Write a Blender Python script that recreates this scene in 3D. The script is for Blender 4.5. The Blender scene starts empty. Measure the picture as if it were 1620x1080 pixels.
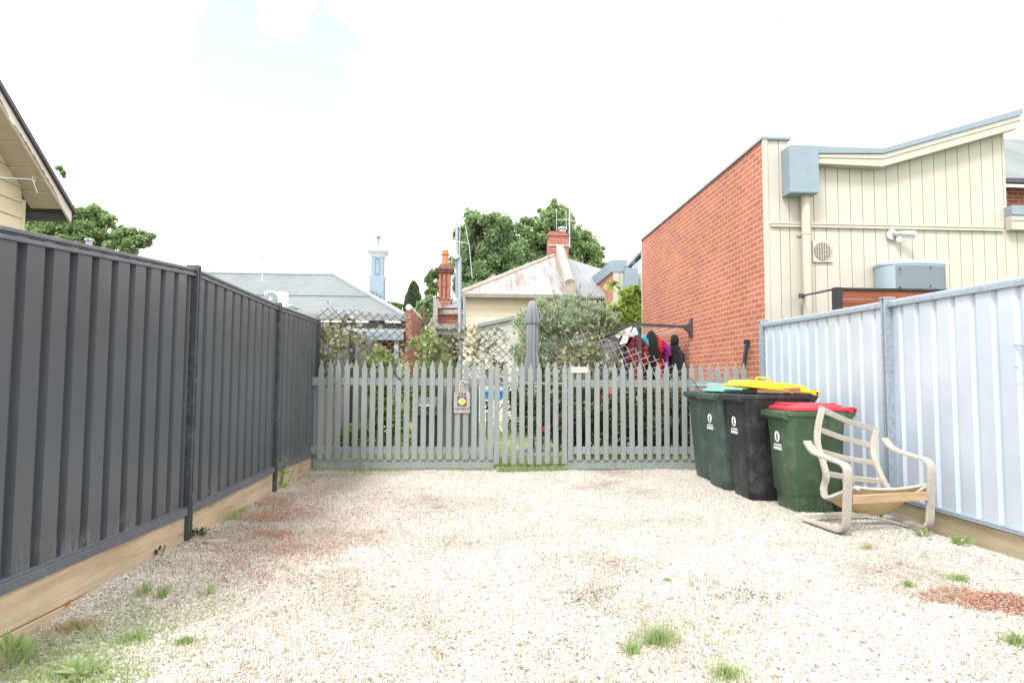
import bpy, math, random
import numpy as np
from mathutils import Vector, Matrix

random.seed(7)
rng = np.random.default_rng(7)
scene = bpy.context.scene
COL = scene.collection
R = math.radians

# ------------------------------------------------------------------ camera
CAMZ = 1.2
F = 1000.0
ROLL = 0.009
_a = Vector((752 - 810, 600 - 540, F)).normalized()          # world +Y seen in camera (x right, y down, z forward)
_u = Vector((math.sin(ROLL), -math.cos(ROLL), 0))
_Zc = (_u - _a * _u.dot(_a)).normalized()
_Yc = _a
_Xc = _Yc.cross(_Zc)


def ray(px, py):
    c = Vector((px - 810, py - 540, F))
    return Vector((c.dot(_Xc), c.dot(_Yc), c.dot(_Zc)))


def P(px, py, Y):
    d = ray(px, py)
    t = Y / d.y
    return Vector((d.x * t, Y, CAMZ + d.z * t))


def PXP(px, py, X):
    d = ray(px, py)
    t = X / d.x
    return Vector((X, d.y * t, CAMZ + d.z * t))


def PG(px, py, z=0.0):
    d = ray(px, py)
    t = (z - CAMZ) / d.z
    return Vector((d.x * t, d.y * t, z))


cam_data = bpy.data.cameras.new('camera')
cam = bpy.data.objects.new('camera', cam_data)
COL.objects.link(cam)
cam_data.sensor_width = 36.0
cam_data.lens = 36.0 * F / 1620.0
cam_data.clip_start = 0.05
cam_data.clip_end = 2000
_r = Vector((_Xc.x, _Yc.x, _Zc.x))
_dn = Vector((_Xc.y, _Yc.y, _Zc.y))
_fw = Vector((_Xc.z, _Yc.z, _Zc.z))
M = Matrix.Identity(4)
for i in range(3):
    M[i][0] = _r[i]
    M[i][1] = -_dn[i]
    M[i][2] = -_fw[i]
M[2][3] = CAMZ
cam.matrix_world = M
scene.camera = cam

# ------------------------------------------------------------------ materials


def new_mat(name):
    m = bpy.data.materials.new(name)
    m.use_nodes = True
    nt = m.node_tree
    return m, nt, nt.nodes['Principled BSDF']


def N(nt, t, **kw):
    n = nt.nodes.new(t)
    for k, v in kw.items():
        if k in n.inputs:
            n.inputs[k].default_value = v
        else:
            setattr(n, k, v)
    return n


def ramp(nt, fac, stops, mode='LINEAR'):
    r = nt.nodes.new('ShaderNodeValToRGB')
    r.color_ramp.interpolation = mode
    els = r.color_ramp.elements
    while len(els) < len(stops):
        els.new(0.5)
    for e, (p, c) in zip(els, stops):
        e.position = p
        e.color = c if len(c) == 4 else (*c, 1)
    if fac is not None:
        nt.links.new(fac, r.inputs[0])
    return r


def mixc(nt, fac, a, b, mode='MIX'):
    n = nt.nodes.new('ShaderNodeMix')
    n.data_type = 'RGBA'
    n.blend_type = mode
    for s, v in ((0, fac), (6, a), (7, b)):
        if isinstance(v, (int, float)):
            n.inputs[s].default_value = v
        elif isinstance(v, (tuple, list)):
            n.inputs[s].default_value = v if len(v) == 4 else (*v, 1)
        else:
            nt.links.new(v, n.inputs[s])
    return n.outputs[2]


def coords(nt, kind='Object', stretch=(1, 1, 1)):
    tc = nt.nodes.new('ShaderNodeTexCoord')
    mp = nt.nodes.new('ShaderNodeMapping')
    mp.inputs['Scale'].default_value = stretch
    nt.links.new(tc.outputs[kind], mp.inputs[0])
    return mp.outputs[0]


def noise(nt, vec, scale, detail=5, rough=0.55, dist=0):
    n = N(nt, 'ShaderNodeTexNoise')
    n.inputs['Scale'].default_value = scale
    n.inputs['Detail'].default_value = detail
    n.inputs['Roughness'].default_value = rough
    n.inputs['Distortion'].default_value = dist
    nt.links.new(vec, n.inputs['Vector'])
    return n.outputs[0]


def bump(nt, h, b, strength=0.3, dist=0.01):
    n = nt.nodes.new('ShaderNodeBump')
    n.inputs['Strength'].default_value = strength
    n.inputs['Distance'].default_value = dist
    nt.links.new(h, n.inputs['Height'])
    nt.links.new(n.outputs[0], b.inputs['Normal'])
    return n


def sc(c, k):
    return tuple(max(0, min(1, x * k)) for x in c[:3])


def mat(name, col, rough=0.6, var=0.12, scale=6, col2=None, bmp=0.0, bscale=60, bdist=0.004,
        metal=0, spec=0.4, stretch=(1, 1, 1), dirt=None, dirt_amt=0.0, dirt_scale=3):
    m, nt, b = new_mat(name)
    v = coords(nt, 'Object', stretch)
    n = noise(nt, v, scale)
    c2 = col2 or sc(col, 1 + var)
    r = ramp(nt, n, [(0.3, sc(col, 1 - var)), (0.7, c2)])
    out = r.outputs[0]
    if dirt:
        dn = noise(nt, v, dirt_scale, 8, 0.7)
        dr = ramp(nt, dn, [(0.5, (0, 0, 0)), (0.75, (dirt_amt,) * 3)])
        out = mixc(nt, dr.outputs[0], out, dirt)
    nt.links.new(out, b.inputs['Base Color'])
    b.inputs['Roughness'].default_value = rough
    b.inputs['Metallic'].default_value = metal
    b.inputs['Specular IOR Level'].default_value = spec
    if bmp:
        bn = noise(nt, v, bscale, 4)
        bump(nt, bn, b, bmp, bdist)
    return m


def leaf_mat(name, cols, trans=0.35, rough=0.5):
    m, nt, b = new_mat(name)
    g = nt.nodes.new('ShaderNodeNewGeometry')
    k = len(cols)
    r = ramp(nt, g.outputs['Random Per Island'], [(i / max(1, k - 1), c) for i, c in enumerate(cols)])
    nt.links.new(r.outputs[0], b.inputs['Base Color'])
    b.inputs['Roughness'].default_value = rough
    b.inputs['Specular IOR Level'].default_value = 0.35
    t = nt.nodes.new('ShaderNodeBsdfTranslucent')
    nt.links.new(r.outputs[0], t.inputs[0])
    mx = nt.nodes.new('ShaderNodeMixShader')
    mx.inputs[0].default_value = trans
    nt.links.new(b.outputs[0], mx.inputs[1])
    nt.links.new(t.outputs[0], mx.inputs[2])
    nt.links.new(mx.outputs[0], nt.nodes['Material Output'].inputs[0])
    return m


def brick_mat(name, c1, c2, mortar, bw=0.238, bh=0.0835, axis='Y', ms=0.009):
    m, nt, b = new_mat(name)
    g = nt.nodes.new('ShaderNodeNewGeometry')
    s = nt.nodes.new('ShaderNodeSeparateXYZ')
    nt.links.new(g.outputs['Position'], s.inputs[0])
    cb = nt.nodes.new('ShaderNodeCombineXYZ')
    if axis == 'Y':
        nt.links.new(s.outputs['Y'], cb.inputs[0])
    elif axis == 'X':
        nt.links.new(s.outputs['X'], cb.inputs[0])
    else:
        ad = nt.nodes.new('ShaderNodeMath')
        nt.links.new(s.outputs['X'], ad.inputs[0])
        nt.links.new(s.outputs['Y'], ad.inputs[1])
        nt.links.new(ad.outputs[0], cb.inputs[0])
    nt.links.new(s.outputs['Z'], cb.inputs[1])
    bt = nt.nodes.new('ShaderNodeTexBrick')
    bt.inputs['Scale'].default_value = 1
    bt.inputs['Brick Width'].default_value = bw
    bt.inputs['Row Height'].default_value = bh
    bt.inputs['Mortar Size'].default_value = ms
    bt.inputs['Mortar Smooth'].default_value = 0.15
    bt.inputs['Bias'].default_value = -0.15
    bt.inputs['Color1'].default_value = (*c1, 1)
    bt.inputs['Color2'].default_value = (*c2, 1)
    bt.inputs['Mortar'].default_value = (*mortar, 1)
    # slight wobble so that courses are not ruler straight
    nz = N(nt, 'ShaderNodeTexNoise')
    nz.inputs['Scale'].default_value = 6
    nt.links.new(cb.outputs[0], nz.inputs['Vector'])
    vm = N(nt, 'ShaderNodeVectorMath', operation='MULTIPLY_ADD')
    vm.inputs[1].default_value = (0.010, 0.008, 0)
    nt.links.new(nz.outputs['Color'], vm.inputs[0])
    nt.links.new(cb.outputs[0], vm.inputs[2])
    nt.links.new(vm.outputs[0], bt.inputs['Vector'])
    n1 = noise(nt, g.outputs['Position'], 1.1, 6, 0.65)
    n2 = noise(nt, g.outputs['Position'], 45, 4)
    f1 = ramp(nt, n1, [(0.3, (0.88,) * 3), (0.7, (1.12,) * 3)])
    f2 = ramp(nt, n2, [(0.3, (0.85,) * 3), (0.7, (1.12,) * 3)])
    o = mixc(nt, 1.0, bt.outputs['Color'], f1.outputs[0], 'MULTIPLY')
    o = mixc(nt, 1.0, o, f2.outputs[0], 'MULTIPLY')
    nt.links.new(o, b.inputs['Base Color'])
    b.inputs['Roughness'].default_value = 0.85
    b.inputs['Specular IOR Level'].default_value = 0.2
    inv = N(nt, 'ShaderNodeMath', operation='SUBTRACT')
    inv.inputs[0].default_value = 1.0
    nt.links.new(bt.outputs['Fac'], inv.inputs[1])
    ad = N(nt, 'ShaderNodeMath', operation='MULTIPLY_ADD')
    ad.inputs[1].default_value = 0.3
    nt.links.new(n2, ad.inputs[0])
    nt.links.new(inv.outputs[0], ad.inputs[2])
    bump(nt, ad.outputs[0], b, 0.6, 0.008)
    return m


def roof_mat(name, col, rust=None, axis=0, pitch=0.076, rust_lo=0.5, rust_amt=0.8):
    m, nt, b = new_mat(name)
    g = nt.nodes.new('ShaderNodeNewGeometry')
    s = nt.nodes.new('ShaderNodeSeparateXYZ')
    nt.links.new(g.outputs['Position'], s.inputs[0])
    w = N(nt, 'ShaderNodeMath', operation='MULTIPLY')
    w.inputs[1].default_value = 2 * math.pi / pitch
    nt.links.new(s.outputs[axis], w.inputs[0])
    sn = N(nt, 'ShaderNodeMath', operation='SINE')
    nt.links.new(w.outputs[0], sn.inputs[0])
    bump(nt, sn.outputs[0], b, 1.0, 0.016)
    n1 = noise(nt, g.outputs['Position'], 0.9, 6, 0.6)
    r = ramp(nt, n1, [(0.3, sc(col, 0.90)), (0.7, sc(col, 1.10))])
    sh_ = N(nt, 'ShaderNodeMath', operation='MULTIPLY')
    sh_.inputs[1].default_value = 1 / 0.76
    nt.links.new(s.outputs[axis], sh_.inputs[0])
    fl_ = N(nt, 'ShaderNodeMath', operation='FLOOR')
    nt.links.new(sh_.outputs[0], fl_.inputs[0])
    wn_ = N(nt, 'ShaderNodeTexWhiteNoise', noise_dimensions='1D')
    nt.links.new(fl_.outputs[0], wn_.inputs['W'])
    wr_ = ramp(nt, wn_.outputs['Value'], [(0.0, (0.88,) * 3), (1.0, (1.08,) * 3)])
    out = mixc(nt, 1.0, r.outputs[0], wr_.outputs[0], 'MULTIPLY')
    if rust:
        mp = nt.nodes.new('ShaderNodeMapping')
        mp.inputs['Scale'].default_value = (4.5, 0.6, 0.6) if axis == 0 else (0.6, 4.5, 0.6)
        nt.links.new(g.outputs['Position'], mp.inputs[0])
        n2 = noise(nt, mp.outputs[0], 1.3, 7, 0.65)
        rr = ramp(nt, n2, [(rust_lo, (0, 0, 0)), (rust_lo + 0.16, (rust_amt,) * 3)])
        out = mixc(nt, rr.outputs[0], out, rust)
    nt.links.new(out, b.inputs['Base Color'])
    b.inputs['Roughness'].default_value = 0.5
    b.inputs['Metallic'].default_value = 0.0
    return m


def wood_mat(name, c1, c2, axis='Y', scale=14, rough=0.75, crack=None, knots=True):
    m, nt, b = new_mat(name)
    st = {'X': (0.05, 1, 1), 'Y': (1, 0.05, 1), 'Z': (1, 1, 0.05)}[axis]
    v = coords(nt, 'Object', st)
    n = noise(nt, v, scale, 7, 0.6, 0.6)
    r = ramp(nt, n, [(0.28, c1), (0.5, tuple((a + d) / 2 for a, d in zip(c1, c2))), (0.72, c2)])
    v2 = coords(nt, 'Object')
    n2 = noise(nt, v2, 1.7, 4)
    f = ramp(nt, n2, [(0.3, (0.8,) * 3), (0.7, (1.12,) * 3)])
    o = mixc(nt, 1.0, r.outputs[0], f.outputs[0], 'MULTIPLY')
    if knots:
        vo = N(nt, 'ShaderNodeTexVoronoi')
        vo.inputs['Scale'].default_value = 1.0
        st2 = {'X': (1.5, 7, 7), 'Y': (7, 1.5, 7), 'Z': (7, 7, 1.5)}[axis]
        nt.links.new(coords(nt, 'Object', st2), vo.inputs['Vector'])
        kr = ramp(nt, vo.outputs['Distance'], [(0.05, (0.7,) * 3), (0.14, (0, 0, 0))])
        o = mixc(nt, kr.outputs[0], o, sc(c1, 0.5))
    nt.links.new(o, b.inputs['Base Color'])
    b.inputs['Roughness'].default_value = rough
    b.inputs['Specular IOR Level'].default_value = 0.2
    bump(nt, n, b, 0.35, 0.004)
    return m


# ------------------------------------------------------------------ mesh builder


class MB:
    def __init__(s):
        s.v = []
        s.f = []

    def add(s, vs, fs):
        o = len(s.v)
        s.v.extend([tuple(x) for x in vs])
        s.f.extend([tuple(i + o for i in f) for f in fs])
        return s

    def box(s, x0, x1, y0, y1, z0, z1):
        vs = [(x, y, z) for z in (z0, z1) for y in (y0, y1) for x in (x0, x1)]
        return s.add(vs, [(0, 2, 3, 1), (4, 5, 7, 6), (0, 1, 5, 4), (2, 6, 7, 3), (0, 4, 6, 2), (1, 3, 7, 5)])

    def bar(s, p, q, w, h, up=(0, 0, 1)):
        p, q = Vector(p), Vector(q)
        d = (q - p).normalized()
        u = Vector(up)
        a = d.cross(u)
        if a.length < 1e-4:
            a = d.cross(Vector((1, 0, 0)))
        a.normalize()
        u = a.cross(d).normalized()
        a = a * w / 2
        u = u * h / 2
        vs = [p - a - u, p + a - u, p + a + u, p - a + u, q - a - u, q + a - u, q + a + u, q - a + u]
        return s.add(vs, [(3, 2, 1, 0), (4, 5, 6, 7), (0, 1, 5, 4), (1, 2, 6, 5), (2, 3, 7, 6), (3, 0, 4, 7)])

    def prism(s, poly, vec):
        n = len(poly)
        v = Vector(vec)
        vs = [Vector(p) for p in poly]
        vs += [p + v for p in vs]
        fs = [tuple(range(n))[::-1], tuple(range(n, 2 * n))]
        fs += [(i, (i + 1) % n, n + (i + 1) % n, n + i) for i in range(n)]
        return s.add(vs, fs)

    def rings(s, rings, cap=True, closed_ring=True):
        n = len(rings[0])
        vs = [v for r in rings for v in r]
        fs = []
        for k in range(len(rings) - 1):
            for i in range(n if closed_ring else n - 1):
                j = (i + 1) % n
                fs.append((k * n + i, k * n + j, (k + 1) * n + j, (k + 1) * n + i))
        if cap:
            fs.append(tuple(range(n))[::-1])
            fs.append(tuple(range((len(rings) - 1) * n, len(rings) * n)))
        return s.add(vs, fs)

    def tube(s, pts, r, n=8):
        pts = [Vector(p) for p in pts]
        if not isinstance(r, (list, tuple)):
            r = [r] * len(pts)
        rs = []
        ref = None
        for i, p in enumerate(pts):
            d = (pts[min(i + 1, len(pts) - 1)] - pts[max(i - 1, 0)])
            d = d.normalized() if d.length > 1e-9 else Vector((0, 0, 1))
            if ref is None:
                ref = Vector((0, 0, 1)) if abs(d.z) < 0.9 else Vector((1, 0, 0))
            a = d.cross(ref).normalized()
            b = a.cross(d).normalized()
            ref = b
            rs.append([p + (a * math.cos(t) + b * math.sin(t)) * r[i] for t in [2 * math.pi * k / n for k in range(n)]])
        return s.rings(rs)

    def strip(s, pts, w, t, wdir):
        """a flat bent-wood strip: path pts, width w along wdir, thickness t"""
        pts = [Vector(p) for p in pts]
        wd = Vector(wdir).normalized() * w / 2
        rs = []
        for i, p in enumerate(pts):
            d = (pts[min(i + 1, len(pts) - 1)] - pts[max(i - 1, 0)]).normalized()
            nrm = d.cross(wd).normalized() * t / 2
            rs.append([p - wd - nrm, p + wd - nrm, p + wd + nrm, p - wd + nrm])
        return s.rings(rs)

    def lathe(s, prof, c, n=16, squash=(1, 1)):
        c = Vector(c)
        rs = [[c + Vector((r * math.cos(2 * math.pi * k / n) * squash[0], r * math.sin(2 * math.pi * k / n) * squash[1], z))
               for k in range(n)] for r, z in prof]
        return s.rings(rs)

    def xf(s, mtx):
        s.v = [tuple(mtx @ Vector(p)) for p in s.v]
        return s

    def build(s, name, m, parent=None, org=(0, 0, 0), smooth=False, bevel=0.0):
        me = bpy.data.meshes.new(name)
        o3 = Vector(org)
        me.from_pydata([tuple(Vector(p) - o3) for p in s.v], [], s.f)
        me.validate()
        if m:
            me.materials.append(m)
        ob = bpy.data.objects.new(name, me)
        COL.objects.link(ob)
        if parent:
            ob.parent = parent
        else:
            ob.location = o3
        if smooth:
            for p in me.polygons:
                p.use_smooth = True
            try:
                me.set_sharp_from_angle(angle=R(42))
            except Exception:
                pass
        if bevel:
            bv = ob.modifiers.new('bevel', 'BEVEL')
            bv.width = bevel
            bv.segments = 2
            bv.limit_method = 'ANGLE'
        return ob


def fast_mesh(name, verts, faces, m, parent=None, smooth=False, org=(0, 0, 0)):
    """verts (n,3), faces (k,3|4) numpy"""
    verts = np.asarray(verts, dtype=np.float32) - np.asarray(org, dtype=np.float32)
    faces = np.asarray(faces, dtype=np.int32)
    me = bpy.data.meshes.new(name)
    me.vertices.add(len(verts))
    me.vertices.foreach_set('co', verts.ravel())
    k = faces.shape[1]
    me.loops.add(faces.size)
    me.loops.foreach_set('vertex_index', faces.ravel())
    me.polygons.add(len(faces))
    me.polygons.foreach_set('loop_start', np.arange(0, faces.size, k, dtype=np.int32))
    me.update(calc_edges=True)
    me.materials.append(m)
    ob = bpy.data.objects.new(name, me)
    COL.objects.link(ob)
    if parent:
        ob.parent = parent
    else:
        ob.location = Vector(org)
    if smooth:
        me.polygons.foreach_set('use_smooth', np.ones(len(faces), dtype=bool))
    return ob


def tag(o, label=None, cat=None, group=None, kind=None):
    if label:
        o['label'] = label
    if cat:
        o['category'] = cat
    if group:
        o['group'] = group
    if kind:
        o['kind'] = kind
    return o


def empty(name, loc, label, cat, group=None):
    o = bpy.data.objects.new(name, None)
    COL.objects.link(o)
    o.location = Vector(loc)
    o.empty_display_size = 0.1
    return tag(o, label, cat, group)


def text_part(name, s, size, m, parent, mtx, org=(0, 0, 0), ext=0.0015, align='CENTER', sx=1.0):
    cu = bpy.data.curves.new(name, 'FONT')
    cu.body = s
    cu.size = size
    cu.extrude = ext
    cu.align_x = align
    cu.align_y = 'CENTER'
    tmp = bpy.data.objects.new('tmp_text', cu)
    COL.objects.link(tmp)
    bpy.context.view_layer.update()
    dg = bpy.context.evaluated_depsgraph_get()
    me = bpy.data.meshes.new_from_object(tmp.evaluated_get(dg))
    bpy.data.objects.remove(tmp)
    me.transform(Matrix.Translation(-Vector(org)) @ mtx @ Matrix.Diagonal((sx, 1, 1, 1)))
    me.materials.clear()
    me.materials.append(m)
    me.name = name
    ob = bpy.data.objects.new(name, me)
    COL.objects.link(ob)
    ob.parent = parent
    return ob


def basis(origin, xdir, ydir):
    x = Vector(xdir).normalized()
    y = Vector(ydir).normalized()
    z = x.cross(y).normalized()
    m = Matrix.Identity(4)
    for i in range(3):
        m[i][0], m[i][1], m[i][2], m[i][3] = x[i], y[i], z[i], origin[i]
    return m


# ------------------------------------------------------------------ leaves


def rand_dirs(n):
    d = rng.normal(size=(n, 3))
    return d / np.linalg.norm(d, axis=1, keepdims=True)


def leaf_arrays(c, length, width, d=None, up=0.5, fold=0.15):
    """one folded diamond per centre -> verts, tri faces"""
    n = len(c)
    if d is None:
        d = rand_dirs(n)
    nr = rand_dirs(n)
    nr[:, 2] = np.abs(nr[:, 2]) + up
    a = np.cross(d, nr)
    a /= np.linalg.norm(a, axis=1, keepdims=True) + 1e-9
    nn = np.cross(a, d)
    L = (length * rng.uniform(0.6, 1.3, n))[:, None]
    W = (width * rng.uniform(0.7, 1.2, n))[:, None]
    v = np.empty((n, 4, 3))
    v[:, 0] = c - d * L * 0.5
    v[:, 1] = c + a * W * 0.5 + nn * W * fold
    v[:, 2] = c + d * L * 0.5
    v[:, 3] = c - a * W * 0.5 + nn * W * fold
    b = (np.arange(n) * 4)[:, None]
    f = np.concatenate([b + [[0, 1, 2]], b + [[0, 2, 3]]])
    return v.reshape(-1, 3), f


def blob_points(center, rad, n, clump=0.22, nclump=None, shell=0.55, stray=0.14):
    """points gathered in clumps near the surface of an ellipsoid"""
    center = np.array(center)
    rad = np.array(rad)
    k = nclump or max(8, n // 60)
    d = rand_dirs(k)
    rr = (shell + (1 - shell) * rng.uniform(0, 1, k) ** 0.6) * rng.uniform(1 - stray, 1 + stray, k)
    cc = d * rr[:, None]
    idx = rng.integers(0, k, n)
    pts = cc[idx] + rng.normal(size=(n, 3)) * clump * 0.55
    return center + pts * rad, center + cc * rad


def blades(base, height, width, lean=0.5, seg=2):
    """grass blades: tapered two-quad strips. base (n,3)"""
    n = len(base)
    ang = rng.uniform(0, 2 * np.pi, n)
    h = height * rng.uniform(0.5, 1.2, n)
    ln = lean * rng.uniform(0.1, 1.0, n) * h
    dx = np.stack([np.cos(ang), np.sin(ang), np.zeros(n)], 1)
    wa = rng.uniform(0, 2 * np.pi, n)
    wx = np.stack([np.cos(wa), np.sin(wa), np.zeros(n)], 1) * (width * rng.uniform(0.6, 1.2, n))[:, None] / 2
    up = np.zeros((n, 3))
    up[:, 2] = h
    mid = base + up * 0.55 + dx * (ln * 0.3)[:, None]
    tip = base + up + dx * ln[:, None]
    v = np.stack([base - wx, base + wx, mid + wx * 0.8, mid - wx * 0.8, tip], 1).reshape(-1, 3)
    b = (np.arange(n) * 5)[:, None]
    f = np.concatenate([b + [[0, 1, 2]], b + [[0, 2, 3]], b + [[3, 2, 4]]])
    return v, f


# ------------------------------------------------------------------ palette
M_fence = None


def make_fence_mat(name, base, web, web_lo, web_hi, amt, rough, spec, metal=0.0, tint=None):
    m, nt, b = new_mat(name)
    g = nt.nodes.new('ShaderNodeNewGeometry')
    mp = nt.nodes.new('ShaderNodeMapping')
    mp.inputs['Scale'].default_value = (1, 1, 0.12)
    nt.links.new(g.outputs['Position'], mp.inputs[0])
    n1 = noise(nt, mp.outputs[0], 60, 8, 0.75)
    s = nt.nodes.new('ShaderNodeSeparateXYZ')
    nt.links.new(g.outputs['Position'], s.inputs[0])
    zr = ramp(nt, None, [(0, (1,) * 3), (0.04, (0.5,) * 3), (0.12, (0.03,) * 3), (0.5, (0.0,) * 3), (0.93, (0.03,) * 3), (1, (0.8,) * 3)])
    mr = N(nt, 'ShaderNodeMapRange')
    mr.inputs[1].default_value = web_lo
    mr.inputs[2].default_value = web_hi
    nt.links.new(s.outputs['Z'], mr.inputs[0])
    nt.links.new(mr.outputs[0], zr.inputs[0])
    nr = ramp(nt, n1, [(0.48, (0, 0, 0)), (0.58, (amt,) * 3)])
    n3 = noise(nt, g.outputs['Position'], 2.2, 5, 0.6)
    nr3 = ramp(nt, n3, [(0.42, (0,) * 3), (0.58, (1,) * 3)])
    wm = mixc(nt, 1.0, zr.outputs[0], nr.outputs[0], 'MULTIPLY')
    wm = mixc(nt, 1.0, wm, nr3.outputs[0], 'MULTIPLY')
    n2 = noise(nt, g.outputs['Position'], 1.3, 4)
    c = ramp(nt, n2, [(0.3, sc(base, 0.9)), (0.7, tint or sc(base, 1.12))])
    o = mixc(nt, wm, c.outputs[0], web)
    nt.links.new(o, b.inputs['Base Color'])
    b.inputs['Roughness'].default_value = rough
    b.inputs['Specular IOR Level'].default_value = spec
    b.inputs['Metallic'].default_value = metal
    return m


M_dark_sheet = make_fence_mat('charcoal_sheet', (0.066, 0.074, 0.086), (0.40, 0.41, 0.43), 0.2, 2.0, 0.75, 0.33, 0.5)
M_dark_post = mat('charcoal_steel', (0.052, 0.058, 0.067), 0.42, 0.2, 8, dirt=(0.3, 0.3, 0.32), dirt_amt=0.35, dirt_scale=14)
M_dark_rail = mat('charcoal_rail', (0.100, 0.110, 0.130), 0.38, 0.12, 5, dirt=(0.3, 0.3, 0.32), dirt_amt=0.25, dirt_scale=9)
M_zinc_sheet = make_fence_mat('zinc_sheet', (0.49, 0.555, 0.63), (0.45, 0.47, 0.50), 0.2, 1.9, 0.25, 0.42, 0.5, 0.15)
M_zinc_rail = mat('zinc_rail', (0.33, 0.39, 0.44), 0.38, 0.18, 30, metal=0.35)
M_sleeper = wood_mat('pine_sleeper', (0.36, 0.26, 0.16), (0.58, 0.475, 0.34), 'Y', 22)
M_sleeper_old = wood_mat('weathered_sleeper', (0.30, 0.24, 0.15), (0.52, 0.45, 0.32), 'Y', 18)
M_picket = mat('sage_paint', (0.235, 0.262, 0.250), 0.6, 0.10, 9, bmp=0.12, bscale=90, stretch=(1, 1, 0.15),
               dirt=(0.16, 0.17, 0.14), dirt_amt=0.35, dirt_scale=4)
M_brick_new = brick_mat('orange_brick', (0.47, 0.158, 0.098), (0.375, 0.115, 0.078), (0.48, 0.39, 0.30), ms=0.0075)
M_brick_old = brick_mat('old_red_brick', (0.36, 0.11, 0.08), (0.24, 0.07, 0.055), (0.36, 0.27, 0.21), 0.26, 0.095, 'XY', 0.012)
M_brick_white = brick_mat('white_painted_brick', (0.70, 0.68, 0.60), (0.62, 0.60, 0.53), (0.45, 0.43, 0.38), 0.30, 0.12, 'X', 0.012)
M_cream = mat('cream_cladding', (0.475, 0.450, 0.385), 0.55, 0.06, 2.0, bmp=0.05, bscale=120, stretch=(1, 1, 0.3))
M_cream_trim = mat('cream_trim', (0.485, 0.45, 0.375), 0.5, 0.05, 3)
M_bluegrey = mat('bluegrey_steel', (0.23, 0.29, 0.34), 0.42, 0.07, 4)
M_yellow_board = mat('yellow_weatherboard', (0.62, 0.54, 0.39), 0.6, 0.10, 3, stretch=(0.3, 0.3, 1), dirt=(0.40, 0.33, 0.19), dirt_amt=0.3, dirt_scale=2.5)
M_yellow_board2 = mat('pale_yellow_weatherboard', (0.68, 0.61, 0.43), 0.6, 0.10, 3, stretch=(0.3, 0.3, 1), dirt=(0.42, 0.36, 0.24), dirt_amt=0.3, dirt_scale=4)
M_soffit = mat('soffit_paint', (0.50, 0.42, 0.345), 0.7, 0.14, 4, dirt=(0.20, 0.15, 0.10), dirt_amt=0.5, dirt_scale=4)
M_barge = mat('flaking_barge_paint', (0.62, 0.575, 0.51), 0.7, 0.1, 5)
M_bare = mat('bare_grey_timber', (0.20, 0.16, 0.14), 0.9, 0.4, 12, col2=(0.34, 0.22, 0.17))
M_roof_dark = mat('dark_roof_steel', (0.055, 0.055, 0.060), 0.5, 0.15, 5)
M_roof_grey = roof_mat('grey_roof', (0.185, 0.212, 0.212))
M_roof_rust = roof_mat('rusty_roof', (0.44, 0.425, 0.405), (0.19, 0.095, 0.06), rust_lo=0.475, rust_amt=0.7)
M_roof_white = roof_mat('pale_roof', (0.31, 0.33, 0.34), (0.20, 0.11, 0.07), rust_lo=0.60, rust_amt=0.5)
M_ridge = mat('ridge_steel', (0.24, 0.27, 0.28), 0.5, 0.1, 5)
M_render_blue = mat('pale_blue_render', (0.27, 0.36, 0.43), 0.8, 0.08, 3)
M_terracotta = mat('terracotta_pot', (0.50, 0.19, 0.09), 0.8, 0.15, 8)
M_greywhite = mat('weathered_white_board', (0.46, 0.45, 0.42), 0.8, 0.18, 5, stretch=(0.4, 0.4, 3))
M_stone = mat('mossy_render', (0.36, 0.31, 0.27), 0.9, 0.25, 5, bmp=0.4, bscale=20, bdist=0.02, dirt=(0.16, 0.13, 0.11), dirt_amt=0.6, dirt_scale=4)
M_white = mat('white_paint', (0.72, 0.74, 0.74), 0.5, 0.06, 5)
M_whiteprint = mat('white_print', (0.80, 0.82, 0.80), 0.6, 0.04, 30)
M_black = mat('black_plastic', (0.020, 0.021, 0.024), 0.5, 0.25, 9, spec=0.4)
M_darkgrey = mat('dark_grey_metal', (0.06, 0.063, 0.07), 0.5, 0.2, 8)
M_steel = mat('galvanised_steel', (0.42, 0.45, 0.48), 0.35, 0.12, 12, metal=0.5)
M_chrome = mat('brushed_steel', (0.65, 0.65, 0.65), 0.22, 0.1, 12, metal=0.85)
M_binblack = mat('bin_black', (0.018, 0.019, 0.022), 0.45, 0.3, 5, dirt=(0.12, 0.12, 0.13), dirt_amt=0.5, dirt_scale=7, bmp=0.08, bscale=200)
M_bingreen = mat('bin_green', (0.048, 0.088, 0.048), 0.42, 0.14, 4, dirt=(0.16, 0.175, 0.14), dirt_amt=0.55, dirt_scale=6, bmp=0.08, bscale=200)
M_bingreen2 = mat('bin_dark_green', (0.040, 0.070, 0.058), 0.45, 0.16, 4, dirt=(0.16, 0.18, 0.16), dirt_amt=0.6, dirt_scale=6, bmp=0.08, bscale=200)
M_lidred = mat('lid_red', (0.62, 0.035, 0.050), 0.4, 0.08, 4, dirt=(0.55, 0.2, 0.2), dirt_amt=0.3, dirt_scale=5)
M_lidyellow = mat('lid_yellow', (0.85, 0.48, 0.006), 0.4, 0.06, 4)
M_lidmint = mat('lid_mint', (0.20, 0.52, 0.38), 0.45, 0.1, 4)
M_lidgrey = mat('lid_grey', (0.20, 0.26, 0.25), 0.45, 0.12, 4)
M_card = mat('cardboard', (0.27, 0.155, 0.09), 0.85, 0.12, 6)
M_chairwood = wood_mat('grey_weathered_wood', (0.36, 0.325, 0.27), (0.53, 0.49, 0.42), 'Y', 60, knots=False)
M_chairwood_new = wood_mat('honey_wood', (0.38, 0.25, 0.14), (0.55, 0.41, 0.27), 'X', 20, knots=False)
M_canvas = mat('tan_canvas', (0.52, 0.40, 0.21), 0.9, 0.15, 4, dirt=(0.30, 0.20, 0.10), dirt_amt=0.4, dirt_scale=3)
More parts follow.
